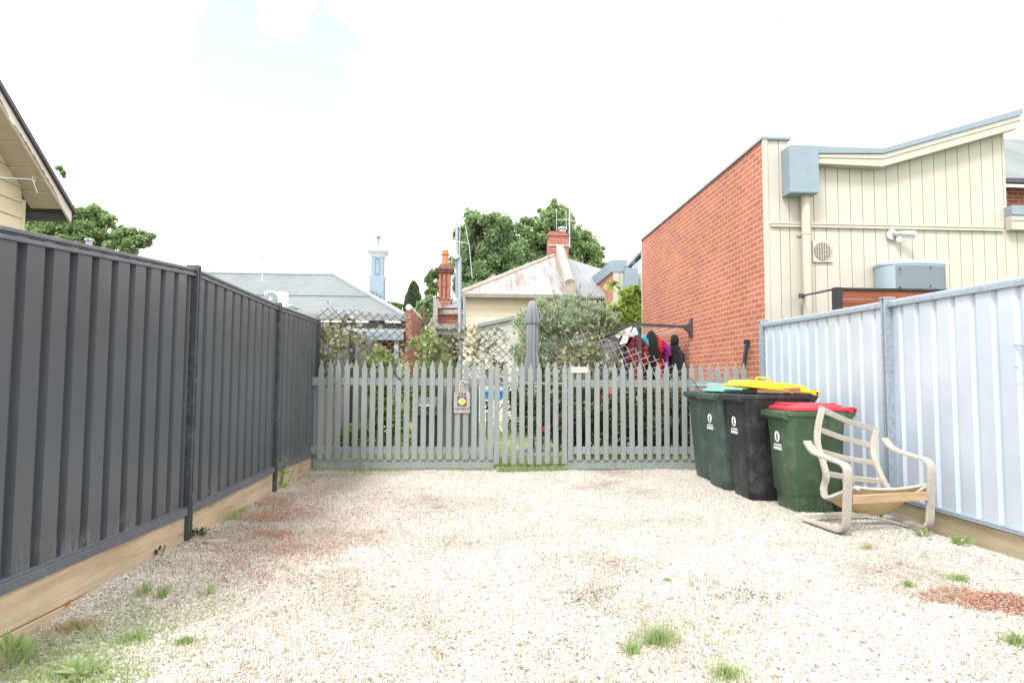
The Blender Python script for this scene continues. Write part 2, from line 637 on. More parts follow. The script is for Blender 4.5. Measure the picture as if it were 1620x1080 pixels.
M_canvas_edge = mat('pale_canvas_edge', (0.66, 0.60, 0.47), 0.9, 0.1, 6)
M_lattice = mat('grey_willow', (0.105, 0.085, 0.072), 0.85, 0.25, 12)
M_lattice_pale = mat('pale_willow', (0.30, 0.275, 0.25), 0.85, 0.2, 12)
M_paling = wood_mat('old_paling', (0.15, 0.145, 0.135), (0.32, 0.305, 0.28), 'Z', 18)
M_umbrella = mat('grey_canvas', (0.205, 0.218, 0.235), 0.85, 0.12, 5, stretch=(1, 1, 0.2))
M_deck = wood_mat('red_brown_decking', (0.19, 0.055, 0.030), (0.31, 0.105, 0.062), 'X', 20)
M_tile = mat('navy_tile', (0.018, 0.020, 0.13), 0.2, 0.1, 10)
M_moon = mat('yellow_glaze', (0.74, 0.48, 0.07), 0.25, 0.12, 30)
M_letterpaint = mat('dark_letter_paint', (0.045, 0.05, 0.10), 0.6, 0.2, 30)
M_redprint = mat('faded_red_print', (0.66, 0.26, 0.22), 0.6, 0.1, 30)
M_signcream = mat('cream_sign', (0.76, 0.70, 0.50), 0.5, 0.05, 20)
M_board_old = wood_mat('grey_old_board', (0.27, 0.23, 0.20), (0.44, 0.39, 0.35), 'Z', 24, knots=False)
M_leaf_tree = leaf_mat('tree_leaf', [(0.17, 0.28, 0.12), (0.25, 0.375, 0.17), (0.33, 0.44, 0.23), (0.44, 0.53, 0.33)], 0.55)
M_leaf_tree2 = leaf_mat('tree_leaf_bright', [(0.175, 0.28, 0.10), (0.255, 0.375, 0.15), (0.34, 0.45, 0.21), (0.45, 0.53, 0.32)], 0.55)
M_leaf_pale = leaf_mat('pale_leaf', [(0.10, 0.17, 0.06), (0.18, 0.27, 0.10), (0.26, 0.35, 0.15)])
M_leaf_cyp = leaf_mat('cypress_leaf', [(0.030, 0.060, 0.028), (0.06, 0.10, 0.05), (0.095, 0.145, 0.075)], 0.15)
M_leaf_budd = leaf_mat('greygreen_leaf', [(0.19, 0.27, 0.14), (0.32, 0.42, 0.25), (0.46, 0.55, 0.37), (0.58, 0.63, 0.52)], 0.5)
M_leaf_dark = leaf_mat('dark_leaf', [(0.02, 0.035, 0.014), (0.05, 0.075, 0.03), (0.11, 0.15, 0.065)], 0.3)
M_leaf_vine = leaf_mat('vine_leaf', [(0.17, 0.31, 0.05), (0.28, 0.43, 0.08), (0.42, 0.52, 0.13), (0.52, 0.56, 0.20)], 0.55)
M_leaf_lime = leaf_mat('lime_leaf', [(0.18, 0.30, 0.07), (0.31, 0.44, 0.11), (0.45, 0.54, 0.20)], 0.55)
M_leaf_olive = leaf_mat('olive_artificial_leaf', [(0.10, 0.11, 0.050), (0.165, 0.17, 0.078), (0.23, 0.225, 0.115), (0.44, 0.42, 0.37)], 0.2, 0.7)
M_flower = leaf_mat('purple_flower', [(0.20, 0.12, 0.36), (0.34, 0.24, 0.50)], 0.3)
M_redflower = leaf_mat('red_flower', [(0.55, 0.02, 0.04), (0.75, 0.10, 0.12)], 0.3)
M_grass = leaf_mat('grass_blade', [(0.22, 0.33, 0.11), (0.34, 0.46, 0.18), (0.50, 0.54, 0.30)], 0.5)
M_grass_dry = leaf_mat('dry_grass_blade', [(0.38, 0.30, 0.16), (0.52, 0.42, 0.25), (0.30, 0.32, 0.12)], 0.3)
M_sedum = leaf_mat('red_sedum', [(0.36, 0.13, 0.105), (0.48, 0.22, 0.18), (0.52, 0.36, 0.26), (0.44, 0.38, 0.24)], 0.2)
M_bark = mat('bark', (0.13, 0.10, 0.075), 0.9, 0.3, 6, bmp=0.5, bscale=25, bdist=0.02)
M_wire = mat('antenna_aluminium', (0.55, 0.57, 0.60), 0.4, 0.1, 10)
M_grill = mat('dark_grille', (0.04, 0.04, 0.045), 0.6, 0.2, 10)
M_greyboard = mat('grey_fibre_board', (0.22, 0.235, 0.245), 0.7, 0.08, 2)
M_tub = mat('blue_plastic', (0.035, 0.20, 0.50), 0.35, 0.1, 6)

# ------------------------------------------------------------------ ground


def gz(x, y):
    """height of the gravel"""
    return (0.012 * math.sin(x * 1.9 + 0.6) * math.cos(y * 1.3) + 0.008 * math.sin(x * 4.1 + y * 2.7)
            - 0.06 * max(0.0, 1 - ((x + 2.2) ** 2 + (y - 2.5) ** 2) / 1.6)
            - 0.07 * min(1.0, max(0.0, (x - 3.45) / 0.4)) * min(1.0, max(0.0, (7.2 - y) / 1.2)))


def gz_np(x, y):
    return (0.012 * np.sin(x * 1.9 + 0.6) * np.cos(y * 1.3) + 0.008 * np.sin(x * 4.1 + y * 2.7)
            - 0.06 * np.maximum(0.0, 1 - ((x + 2.2) ** 2 + (y - 2.5) ** 2) / 1.6)
            - 0.07 * np.clip((x - 3.45) / 0.4, 0, 1) * np.clip((7.2 - y) / 1.2, 0, 1))


GRAVEL_STOPS = [(0.0, (0.17, 0.15, 0.135)), (0.07, (0.36, 0.33, 0.29)), (0.24, (0.52, 0.48, 0.43)), (0.5, (0.565, 0.545, 0.505)),
                (0.72, (0.62, 0.605, 0.57)), (0.86, (0.53, 0.465, 0.40)), (0.94, (0.40, 0.395, 0.39)), (1.0, (0.23, 0.23, 0.235))]


def gravel_tint(nt, pos):
    """browner soil mixed in as patches, more of it along the dark fence"""
    n = noise(nt, pos, 0.9, 7, 0.65)
    s_ = nt.nodes.new('ShaderNodeSeparateXYZ')
    nt.links.new(pos, s_.inputs[0])
    mr_ = N(nt, 'ShaderNodeMapRange')
    mr_.inputs[1].default_value = -2.2
    mr_.inputs[2].default_value = 0.0
    mr_.inputs[3].default_value = -0.085
    mr_.inputs[4].default_value = 0.035
    nt.links.new(s_.outputs['X'], mr_.inputs[0])
    ad = N(nt, 'ShaderNodeMath', operation='ADD')
    nt.links.new(n, ad.inputs[0])
    nt.links.new(mr_.outputs[0], ad.inputs[1])
    return ramp(nt, ad.outputs[0], [(0.34, (0.66, 0.61, 0.56)), (0.45, (0.88, 0.84, 0.80)), (0.55, (1.0, 0.985, 0.965))])


def gravel_sheet_mat():
    m, nt, b = new_mat('gravel_bed')
    g = nt.nodes.new('ShaderNodeNewGeometry')
    vo = N(nt, 'ShaderNodeTexVoronoi')
    vo.inputs['Scale'].default_value = 95
    nt.links.new(g.outputs['Position'], vo.inputs['Vector'])
    s = nt.nodes.new('ShaderNodeSeparateColor')
    nt.links.new(vo.outputs['Color'], s.inputs[0])
    r = ramp(nt, s.outputs[0], [(p, sc(c, 0.93)) for p, c in GRAVEL_STOPS])
    t = gravel_tint(nt, g.outputs['Position'])
    o = mixc(nt, 1.0, r.outputs[0], t.outputs[0], 'MULTIPLY')
    nt.links.new(o, b.inputs['Base Color'])
    b.inputs['Roughness'].default_value = 0.9
    b.inputs['Specular IOR Level'].default_value = 0.15
    inv = N(nt, 'ShaderNodeMath', operation='MULTIPLY')
    inv.inputs[1].default_value = -1.0
    nt.links.new(vo.outputs['Distance'], inv.inputs[0])
    bump(nt, inv.outputs[0], b, 0.9, 0.008)
    return m


def stone_mat():
    m, nt, b = new_mat('gravel_stone')
    g = nt.nodes.new('ShaderNodeNewGeometry')
    r = ramp(nt, g.outputs['Random Per Island'], GRAVEL_STOPS)
    t = gravel_tint(nt, g.outputs['Position'])
    o = mixc(nt, 1.0, r.outputs[0], t.outputs[0], 'MULTIPLY')
    nt.links.new(o, b.inputs['Base Color'])
    b.inputs['Roughness'].default_value = 0.85
    b.inputs['Specular IOR Level'].default_value = 0.2
    return m


M_gravel = gravel_sheet_mat()
M_soil = mat('backyard_soil', (0.16, 0.15, 0.09), 0.95, 0.3, 2, col2=(0.14, 0.20, 0.06))
M_lawn = mat('lawn_soil', (0.34, 0.38, 0.19), 0.95, 0.2, 3, col2=(0.48, 0.47, 0.29))

mb = MB()
mb.box(-160, 160, -40, 260, -0.6, -0.12)
tag(mb.build('ground', M_soil), kind='structure')
# gravel yard
nx, ny = 70, 130
xs = np.linspace(-2.30, 4.12, nx)
ys = np.linspace(-4.0, 8.62, ny)
XX, YY = np.meshgrid(xs, ys)
V = np.stack([XX, YY, gz_np(XX, YY)], -1).reshape(-1, 3)
ii = np.arange(nx * ny).reshape(ny, nx)
Fq = np.stack([ii[:-1, :-1], ii[:-1, 1:], ii[1:, 1:], ii[1:, :-1]], -1).reshape(-1, 4)
tag(fast_mesh('gravel_ground', V, Fq, M_gravel, smooth=True), kind='structure')
mb = MB()
mb.box(-2.30, 4.12, 8.62, 30, -0.3, -0.005)
tag(mb.build('lawn_ground', M_lawn), kind='structure')


def add_stones():
    ico_v = []
    t = (1 + 5 ** 0.5) / 2
    for a, b in ((-1, t), (1, t), (-1, -t), (1, -t)):
        ico_v += [(a, b, 0)]
    for a, b in ((-1, t), (1, t), (-1, -t), (1, -t)):
        ico_v += [(0, a, b)]
    for a, b in ((-1, t), (1, t), (-1, -t), (1, -t)):
        ico_v += [(b, 0, a)]
    ico_v = np.array(ico_v) / 1.9
    # hull faces by brute force (shortest edges)
    nv = 12
    D = np.linalg.norm(ico_v[:, None] - ico_v[None], axis=2)
    e = np.min(D[D > 1e-6]) * 1.05
    fs = []
    for i in range(nv):
        for j in range(i + 1, nv):
            for k in range(j + 1, nv):
                if D[i, j] < e and D[j, k] < e and D[i, k] < e:
                    a, b, c = ico_v[[i, j, k]]
                    fs.append((i, j, k) if np.dot(np.cross(b - a, c - a), a) > 0 else (i, k, j))
    ico_f = np.array(fs)
    oct_v = np.array([(1, 0, 0), (-1, 0, 0), (0, 1, 0), (0, -1, 0), (0, 0, 1), (0, 0, -1)], float)
    oct_f = np.array([(0, 2, 4), (2, 1, 4), (1, 3, 4), (3, 0, 4), (2, 0, 5), (1, 2, 5), (3, 1, 5), (0, 3, 5)])

    def scatter(n, y0, y1, bv, bf, smin, smax, pw):
        u = rng.uniform(0, 1, n)
        y = y0 + (y1 - y0) * u ** pw
        lo = np.maximum(-2.12, -0.80 * y - 0.1)
        hi = np.minimum(3.86, 0.95 * y + 0.1)
        x = lo + (hi - lo) * rng.uniform(0, 1, n)
        s = smin + (smax - smin) * rng.uniform(0, 1, n) ** 2.2
        k = len(bv)
        v = bv[None] * rng.uniform(0.65, 1.3, (n, k, 1))
        sc3 = np.stack([rng.uniform(0.8, 1.35, n), rng.uniform(0.7, 1.1, n), rng.uniform(0.45, 0.8, n)], 1)
        v = v * sc3[:, None]
        a = rng.uniform(0, 2 * np.pi, n)
        tl = rng.normal(0, 0.35, n)
        ca, sa, ct, st = np.cos(a), np.sin(a), np.cos(tl), np.sin(tl)
        x1 = v[..., 0]
        y1_ = v[..., 1] * ct[:, None] - v[..., 2] * st[:, None]
        z1 = v[..., 1] * st[:, None] + v[..., 2] * ct[:, None]
        v = np.stack([x1 * ca[:, None] - y1_ * sa[:, None], x1 * sa[:, None] + y1_ * ca[:, None], z1], -1)
        v = v * s[:, None, None]
        v[..., 0] += x[:, None]
        v[..., 1] += y[:, None]
        v[..., 2] += (gz_np(x, y) + s * 0.15)[:, None]
        f = bf[None] + (np.arange(n) * k)[:, None, None]
        return v.reshape(-1, 3), f.reshape(-1, 3)

    va, fa = scatter(105000, 2.2, 4.6, ico_v, ico_f, 0.0042, 0.0105, 1.0)
    vb, fb = scatter(100000, 4.4, 8.55, oct_v, oct_f, 0.0055, 0.012, 1.2)
    o = fast_mesh('gravel_stones', np.concatenate([va, vb]), np.concatenate([fa, fb + len(va)]), stone_mat())
    tag(o, 'loose cream and brown gravel stones covering the driveway', 'gravel', kind='stuff')


add_stones()

# ------------------------------------------------------------------ steel fences


def rib_profile(y0, y1, pan, slope, rec, depth, sgn, x):
    """plan polyline (x,y) of a trapezoidal sheet; sgn is the side of the yard"""
    pts = []
    y = y0
    while y < y1:
        for dy, d in ((0, 1), (pan, 1), (slope, 0), (rec, 0), (slope, None)):
            y += dy
            if d is None:
                break
            if y > y1:
                break
            pts.append((x + sgn * depth * d, y))
    pts.append((x, y1))
    return pts


def sheet(y0, y1, zt0, zt1, zb0, zb1, pan, slope, rec, depth, sgn, x):
    pts = rib_profile(y0, y1, pan, slope, rec, depth, sgn, x)
    m = MB()
    n = len(pts)
    vs = []
    for (xx, yy) in pts:
        t = (yy - y0) / (y1 - y0)
        vs.append((xx, yy, zb0 + (zb1 - zb0) * t))
        vs.append((xx, yy, zt0 + (zt1 - zt0) * t))
    fs = [(2 * i, 2 * i + 2, 2 * i + 3, 2 * i + 1) for i in range(n - 1)]
    # back skin 6 mm behind so that the sheet has a thickness
    k = len(vs)
    vs += [(v[0] - sgn * 0.004, v[1], v[2]) for v in vs]
    fs += [(2 * i + 1 + k, 2 * i + 3 + k, 2 * i + 2 + k, 2 * i + k) for i in range(n - 1)]
    m.add(vs, fs)
    return m


XL = -2.17
lf = empty('steel_fence', (XL, 5.5, 0), 'dark charcoal ribbed steel fence on pine sleepers along the left side of the yard', 'fence')
org = (XL, 5.5, 0)
ptY = [2.50, 4.92, 6.96, 8.70]
ztop = [(1.848, 2.030), (2.030, 1.993), (1.993, 1.998)]
zbot = [(0.230, 0.182), (0.182, 0.203), (0.203, 0.18)]
for k in range(3):
    y0, y1 = ptY[k] + 0.03, ptY[k + 1] - 0.03
    sheet(y0, y1, ztop[k][0] - 0.03, ztop[k][1] - 0.03, zbot[k][0] + 0.03, zbot[k][1] + 0.03, 0.122, 0.010, 0.050, 0.036, 1, XL).build('ribbed_sheet', M_dark_sheet, lf, org)
    m = MB()
    za, zb_ = ztop[k]
    # a stepped top rail: hood, groove and lip
    for xa, xb, d0, d1 in ((XL - 0.012, XL + 0.045, -0.022, 0.0), (XL - 0.016, XL + 0.036, -0.038, -0.0225), (XL - 0.012, XL + 0.048, -0.060, -0.0385)):
        m.add([(xa, y0, za + d0), (xb, y0, za + d0), (xb, y0, za + d1), (xa, y0, za + d1), (xa, y1, zb_ + d0), (xb, y1, zb_ + d0), (xb, y1, zb_ + d1), (xa, y1, zb_ + d1)],
              [(0, 1, 2, 3), (7, 6, 5, 4), (0, 4, 5, 1), (1, 5, 6, 2), (2, 6, 7, 3), (3, 7, 4, 0)])
    m.build('top_rail', M_dark_rail, lf, org, bevel=0.004)
    m = MB()
    za, zb_ = zbot[k]
    xa, xb = XL - 0.012, XL + 0.050
    for d0, d1, xb in ((0.0, 0.050, XL + 0.050), (0.0505, 0.062, XL + 0.042)):
        m.add([(xa, y0, za + d0), (xb, y0, za + d0), (xb, y0, za + d1), (xa, y0, za + d1), (xa, y1, zb_ + d0), (xb, y1, zb_ + d0), (xb, y1, zb_ + d1), (xa, y1, zb_ + d1)],
              [(0, 1, 2, 3), (7, 6, 5, 4), (0, 4, 5, 1), (1, 5, 6, 2), (2, 6, 7, 3), (3, 7, 4, 0)])
    m.build('bottom_rail', M_dark_rail, lf, org, bevel=0.003)
    m = MB()
    m.add([(XL - 0.03, y0, -0.02 + 0.06 * (k == 0)), (XL + 0.028, y0, -0.02 + 0.06 * (k == 0)), (XL + 0.028, y0, zbot[k][0] - 0.006), (XL - 0.03, y0, zbot[k][0] - 0.006),
           (XL - 0.03, y1, -0.03), (XL + 0.028, y1, -0.03), (XL + 0.028, y1, zbot[k][1] - 0.006), (XL - 0.03, y1, zbot[k][1] - 0.006)],
          [(0, 1, 2, 3), (7, 6, 5, 4), (0, 4, 5, 1), (1, 5, 6, 2), (2, 6, 7, 3), (3, 7, 4, 0)])
    m.build('sleeper', M_sleeper, lf, org, bevel=0.004)
    if k == 0:
        m = MB()
        m.add([(XL - 0.03, y0, -0.2), (XL + 0.034, y0, -0.2), (XL + 0.034, y0, 0.034), (XL - 0.03, y0, 0.034),
               (XL - 0.03, y1, -0.2), (XL + 0.034, y1, -0.2), (XL + 0.034, y1, -0.036), (XL - 0.03, y1, -0.036)],
              [(0, 1, 2, 3), (7, 6, 5, 4), (0, 4, 5, 1), (1, 5, 6, 2), (2, 6, 7, 3), (3, 7, 4, 0)])
        m.build('sleeper', M_sleeper, lf, org, bevel=0.004)
for k, y in enumerate(ptY):
    zt = (1.87, 2.058, 2.018, 2.01)[k]
    m = MB()
    m.box(XL - 0.03, XL + 0.062, y - 0.028, y - 0.009, -0.1, zt)
    m.box(XL - 0.03, XL + 0.050, y - 0.0085, y + 0.0085, -0.1, zt - 0.002)
    m.box(XL - 0.03, XL + 0.062, y + 0.009, y + 0.028, -0.1, zt)
    m.build('post', M_dark_post, lf, org, bevel=0.003)

XR = 3.90
rf_o = (XR, 5.5, 0)
rf = empty('steel_fence', rf_o, 'pale zinc ribbed steel fence on a weathered sleeper along the right side', 'fence')
rY = [1.0, 3.25, 5.72, 8.30]
for k in range(3):
    y0, y1 = rY[k] + 0.03, rY[k + 1] - 0.03
    za, zb_ = 1.900 + 0.0088 * y0, 1.900 + 0.0088 * y1
    sheet(y0, y1, za - 0.03, zb_ - 0.03, 0.15, 0.15, 0.138, 0.018, 0.034, 0.026, -1, XR).build('ribbed_sheet', M_zinc_sheet, rf, rf_o)
    m = MB()
    xa, xb = XR - 0.050, XR + 0.016
    m.add([(xa, y0, za - 0.052), (xb, y0, za - 0.052), (xb, y0, za - 0.012), (xa, y0, za - 0.012), (xa, y1, zb_ - 0.052), (xb, y1, zb_ - 0.052), (xb, y1, zb_ - 0.012), (xa, y1, zb_ - 0.012)],
          [(0, 1, 2, 3), (7, 6, 5, 4), (0, 4, 5, 1), (1, 5, 6, 2), (2, 6, 7, 3), (3, 7, 4, 0)])
    m.tube([(XR - 0.02, y0, za - 0.008), (XR - 0.02, y1, zb_ - 0.008)], 0.024, 10)
    m.build('top_rail', M_zinc_rail, rf, rf_o, bevel=0.004)
    m = MB()
    m.box(XR - 0.052, XR + 0.016, y0, y1, 0.120, 0.155)
    m.box(XR - 0.060, XR - 0.0525, y0, y1, 0.125, 0.135)
    m.build('bottom_rail', M_zinc_rail, rf, rf_o, bevel=0.004)
    m = MB()
    m.box(XR - 0.035, XR + 0.03, y0, y1, -0.065, 0.116)
    m.build('sleeper', M_sleeper_old, rf, rf_o, bevel=0.005)
    m = MB()
    m.box(XR - 0.028, XR + 0.03, y0, y1, -0.25, -0.071)
    m.build('sleeper', M_sleeper_old, rf, rf_o, bevel=0.005)
m = MB()
for (pa, pb, hh) in (((1603, 545), (1622, 548), 0.010), ((1606, 551), (1620, 553), 0.004), ((1604, 580), (1614, 581), 0.006), ((1607, 606), (1618, 608), 0.005)):
    m.bar(PXP(*pa, XR - 0.0285), PXP(*pb, XR - 0.0285), 0.002, hh, (0, 0.3, 1))
tag(m.build('scuff_mark', mat('rubber_scuff', (0.33, 0.36, 0.39), 0.8, 0.4, 30), rf, rf_o), kind='stuff')
for k, y in enumerate(rY):
    m = MB()
    m.box(XR - 0.075, XR + 0.03, y - 0.030, y - 0.0105, -0.2, 1.928 + 0.0088 * y)
    m.box(XR - 0.060, XR + 0.03, y - 0.010, y + 0.010, -0.2, 1.926 + 0.0088 * y)
    m.box(XR - 0.075, XR + 0.03, y + 0.0105, y + 0.030, -0.2, 1.928 + 0.0088 * y)
    po = m.build('post', M_zinc_rail, rf, rf_o, bevel=0.003)
    m = MB()
    m.box(XR - 0.082, XR + 0.037, y - 0.037, y + 0.037, 1.929 + 0.0088 * y, 1.943 + 0.0088 * y)
    m.build('post_cap', M_zinc_rail, po, rf_o, bevel=0.004)

# ------------------------------------------------------------------ picket gates
GY = 8.50


def picket_poly(x, z0, z1, w=0.0355):
    return [(x - w, GY, z0), (x - w, GY, z1 - 0.100), (x - w * 0.62, GY, z1 - 0.070), (x - w * 0.34, GY, z1 - 0.025), (x - w * 0.22, GY, z1 - 0.004),
            (x + w * 0.22, GY, z1 - 0.004), (x + w * 0.34, GY, z1 - 0.025), (x + w * 0.62, GY, z1 - 0.070), (x + w, GY, z1 - 0.100), (x + w, GY, z0)]


def picket_gate(label, px0, px1, n, z0, z1, rails, board, name='picket_gate'):
    xa, xb = P(px0, 650, GY).x, P(px1, 650, GY).x
    o = ((xa + xb) / 2, GY, 0)
    g = empty(name, o, label, 'gate')
    m = MB()
    for i in range(n):
        x = xa + (xb - xa) * i / (n - 1) + random.uniform(-0.004, 0.004)
        tz = z1 + random.uniform(-0.012, 0.012)
        poly = picket_poly(x, z0 + random.uniform(-0.004, 0.004), tz)
        tilt = random.uniform(-0.004, 0.004)
        poly = [(p[0] + tilt * p[2], p[1] - 0.018, p[2]) for p in poly]
        m.prism(poly[::-1], (0, 0.018, 0))
    m.build('picket_panel', M_picket, g, o, bevel=0.003)
    for (za, zb_) in rails:
        m = MB()
        m.box(xa - 0.06, xb + 0.05, GY + 0.002, GY + 0.042, za, zb_)
        m.build('rail', M_picket, g, o, bevel=0.003)
    if board:
        m = MB()
        m.box(xa - 0.085, xb + 0.045, GY + 0.001, GY + 0.036, board[0], board[1])
        m.build('bottom_board', M_picket, g, o, bevel=0.003)
    return g, o, xa, xb


g1, g1o, ga, gb = picket_gate('wide grey-green picket gate on the left with a moon sign hanging on it', 508, 776.5, 21, 0.135, 1.445,
                              [(1.115, 1.215), (0.205, 0.305)], (0.02, 0.133))
m = MB()
m.box(ga - 0.135, ga - 0.07, GY + 0.05, GY + 0.11, -0.1, 1.22)
m.build('post', M_bluegrey, g1, g1o, bevel=0.004)
for z in (1.165, 0.26):
    m = MB()
    m.box(ga - 0.120, ga - 0.035, GY - 0.012, GY + 0.001, z - 0.055, z + 0.055)
    m.build('hinge_plate', M_picket, g1, g1o, bevel=0.003)
g2, g2o, _, _ = picket_gate('narrow grey-green picket gate between the two wide picket gates', 786, 892.5, 9, 0.075, 1.432,
                            [(1.135, 1.170), (0.185, 0.225)], None)
g3, g3o, gc, gd = picket_gate('wide grey-green picket gate on the right behind the bins with a NO PARKING sign', 902.5, 1177, 21, 0.125, 1.440,
                              [(1.105, 1.205), (0.205, 0.305)], (0.01, 0.123))
m = MB()
m.box(gd + 0.06, gd + 0.13, GY + 0.02, GY + 0.09, -0.1, 1.25)
m.build('post', M_picket, g3, g3o, bevel=0.004)

# NO PARKING sign
a, b_ = P(904, 589.3, GY - 0.03), P(930, 580.7, GY - 0.03)
so = ((a.x + b_.x) / 2, a.y, (a.z + b_.z) / 2)
sg = empty('parking_sign', so, 'small cream sign reading NO PARKING in red on the right picket gate', 'sign')
m = MB()
m.box(a.x, b_.x, a.y, a.y + 0.008, a.z, b_.z)
m.build('sign_plate', M_signcream, sg, so, bevel=0.002)
text_part('lettering', 'NO PARKING', 0.043, M_redprint, sg, basis((so[0], a.y - 0.001, so[2]), (1, 0, 0), (0, 0, 1)), so, sx=0.83)

# hanging moon sign
Ys = GY - 0.035
so = P(731, 636, Ys)
sg = empty('hanging_sign', so, 'grey wooden paddle shaped sign with a yellow moon tile and painted letters', 'sign')
pl = [(718.0, 653), (718.0, 622), (721, 619), (726, 617.5), (728, 613), (727.5, 609), (729.5, 606.5), (732.5, 606.5), (734.5, 609), (734, 613), (736, 617.5), (741, 619), (744, 622), (743.5, 653)]
poly = [P(x, y, Ys) for x, y in pl]
m = MB()
m.prism(poly, (0, 0.016, 0))
m.build('board', M_board_old, sg, so, bevel=0.002)
c0, c1 = P(724, 641.5, Ys), P(738, 627.8, Ys)
m = MB()
m.box(c0.x, c1.x, Ys - 0.006, Ys - 0.001, c0.z, c1.z)
tl = m.build('tile', M_tile, sg, so, bevel=0.001)
cc = P(731, 634.6, Ys)
m = MB()
m.prism([(cc.x + 0.048 * math.cos(t), Ys - 0.009, cc.z + 0.048 * math.sin(t)) for t in np.linspace(0, 2 * math.pi, 25)[:-1]], (0, 0.003, 0))
m.build('moon', M_moon, tl, so)
m = MB()
arc = [(cc.x + 0.048 * math.cos(t), Ys - 0.0115, cc.z + 0.048 * math.sin(t)) for t in np.linspace(R(95), R(265), 14)]
arc += [(cc.x + 0.012 + 0.034 * math.cos(t) - 0.016, Ys - 0.0115, cc.z + 0.047 * math.sin(t)) for t in np.linspace(R(262), R(98), 14)]
m.prism(arc, (0, 0.0022, 0))
m.build('crescent', M_whiteprint, tl, so)
c = P(731, 624.0, Ys)
text_part('lettering', '254', 0.075, M_letterpaint, sg, basis((c.x, Ys - 0.001, c.z), (1, 0, 0), (0, 0, 1)), so)
c = P(731, 646.8, Ys)
text_part('lettering', 'HARMONY', 0.052, M_letterpaint, sg, basis((c.x, Ys - 0.001, c.z), (1, 0, 0), (0, 0, 1)), so, sx=0.80)
m = MB()
m.tube([P(731, 610, Ys - 0.006), P(728, 606, Ys - 0.012), P(730, 602, Ys - 0.01), P(734, 603, Ys - 0.01), P(738, 605, Ys - 0.008), P(741, 604.5, Ys - 0.004)], 0.006, 6)
m.tube([P(729, 604, Ys - 0.01), P(727, 608, Ys - 0.012), P(727, 616, Ys - 0.006)], 0.006, 6)
m.build('cord', M_canvas_edge, sg, so, smooth=True)

# wire loop hanging on a picket
pts = [P(*q, GY - 0.03) for q in ((628, 574.5), (624.5, 578), (624, 583), (625, 589), (627.5, 594.5), (631, 598), (635, 599.5))]
m = MB()
m.tube(pts, 0.009, 6)
m.tube([P(624, 583, GY - 0.035), P(623, 579, GY - 0.035), P(626, 575, GY - 0.03), P(630, 573, GY - 0.03)], 0.007, 6)
tag(m.build('wire_loop', M_darkgrey, None, pts[3], smooth=True), 'dark curved loop of wire hooked on a left gate picket', 'wire loop')

# ------------------------------------------------------------------ bins


def rrect(w, l, r, z, cx=0.0, n=5):
    """rounded rectangle: l along x, w along y"""
    pts = []
    for (sx, sy, a0) in ((1, 1, 0), (-1, 1, 90), (-1, -1, 180), (1, -1, 270)):
        for k in range(n):
            t = R(a0 + 90 * k / (n - 1))
            pts.append(Vector((cx + sx * (l / 2 - r) + r * math.cos(t), sy * (w / 2 - r) + r * math.sin(t), z)))
    return pts


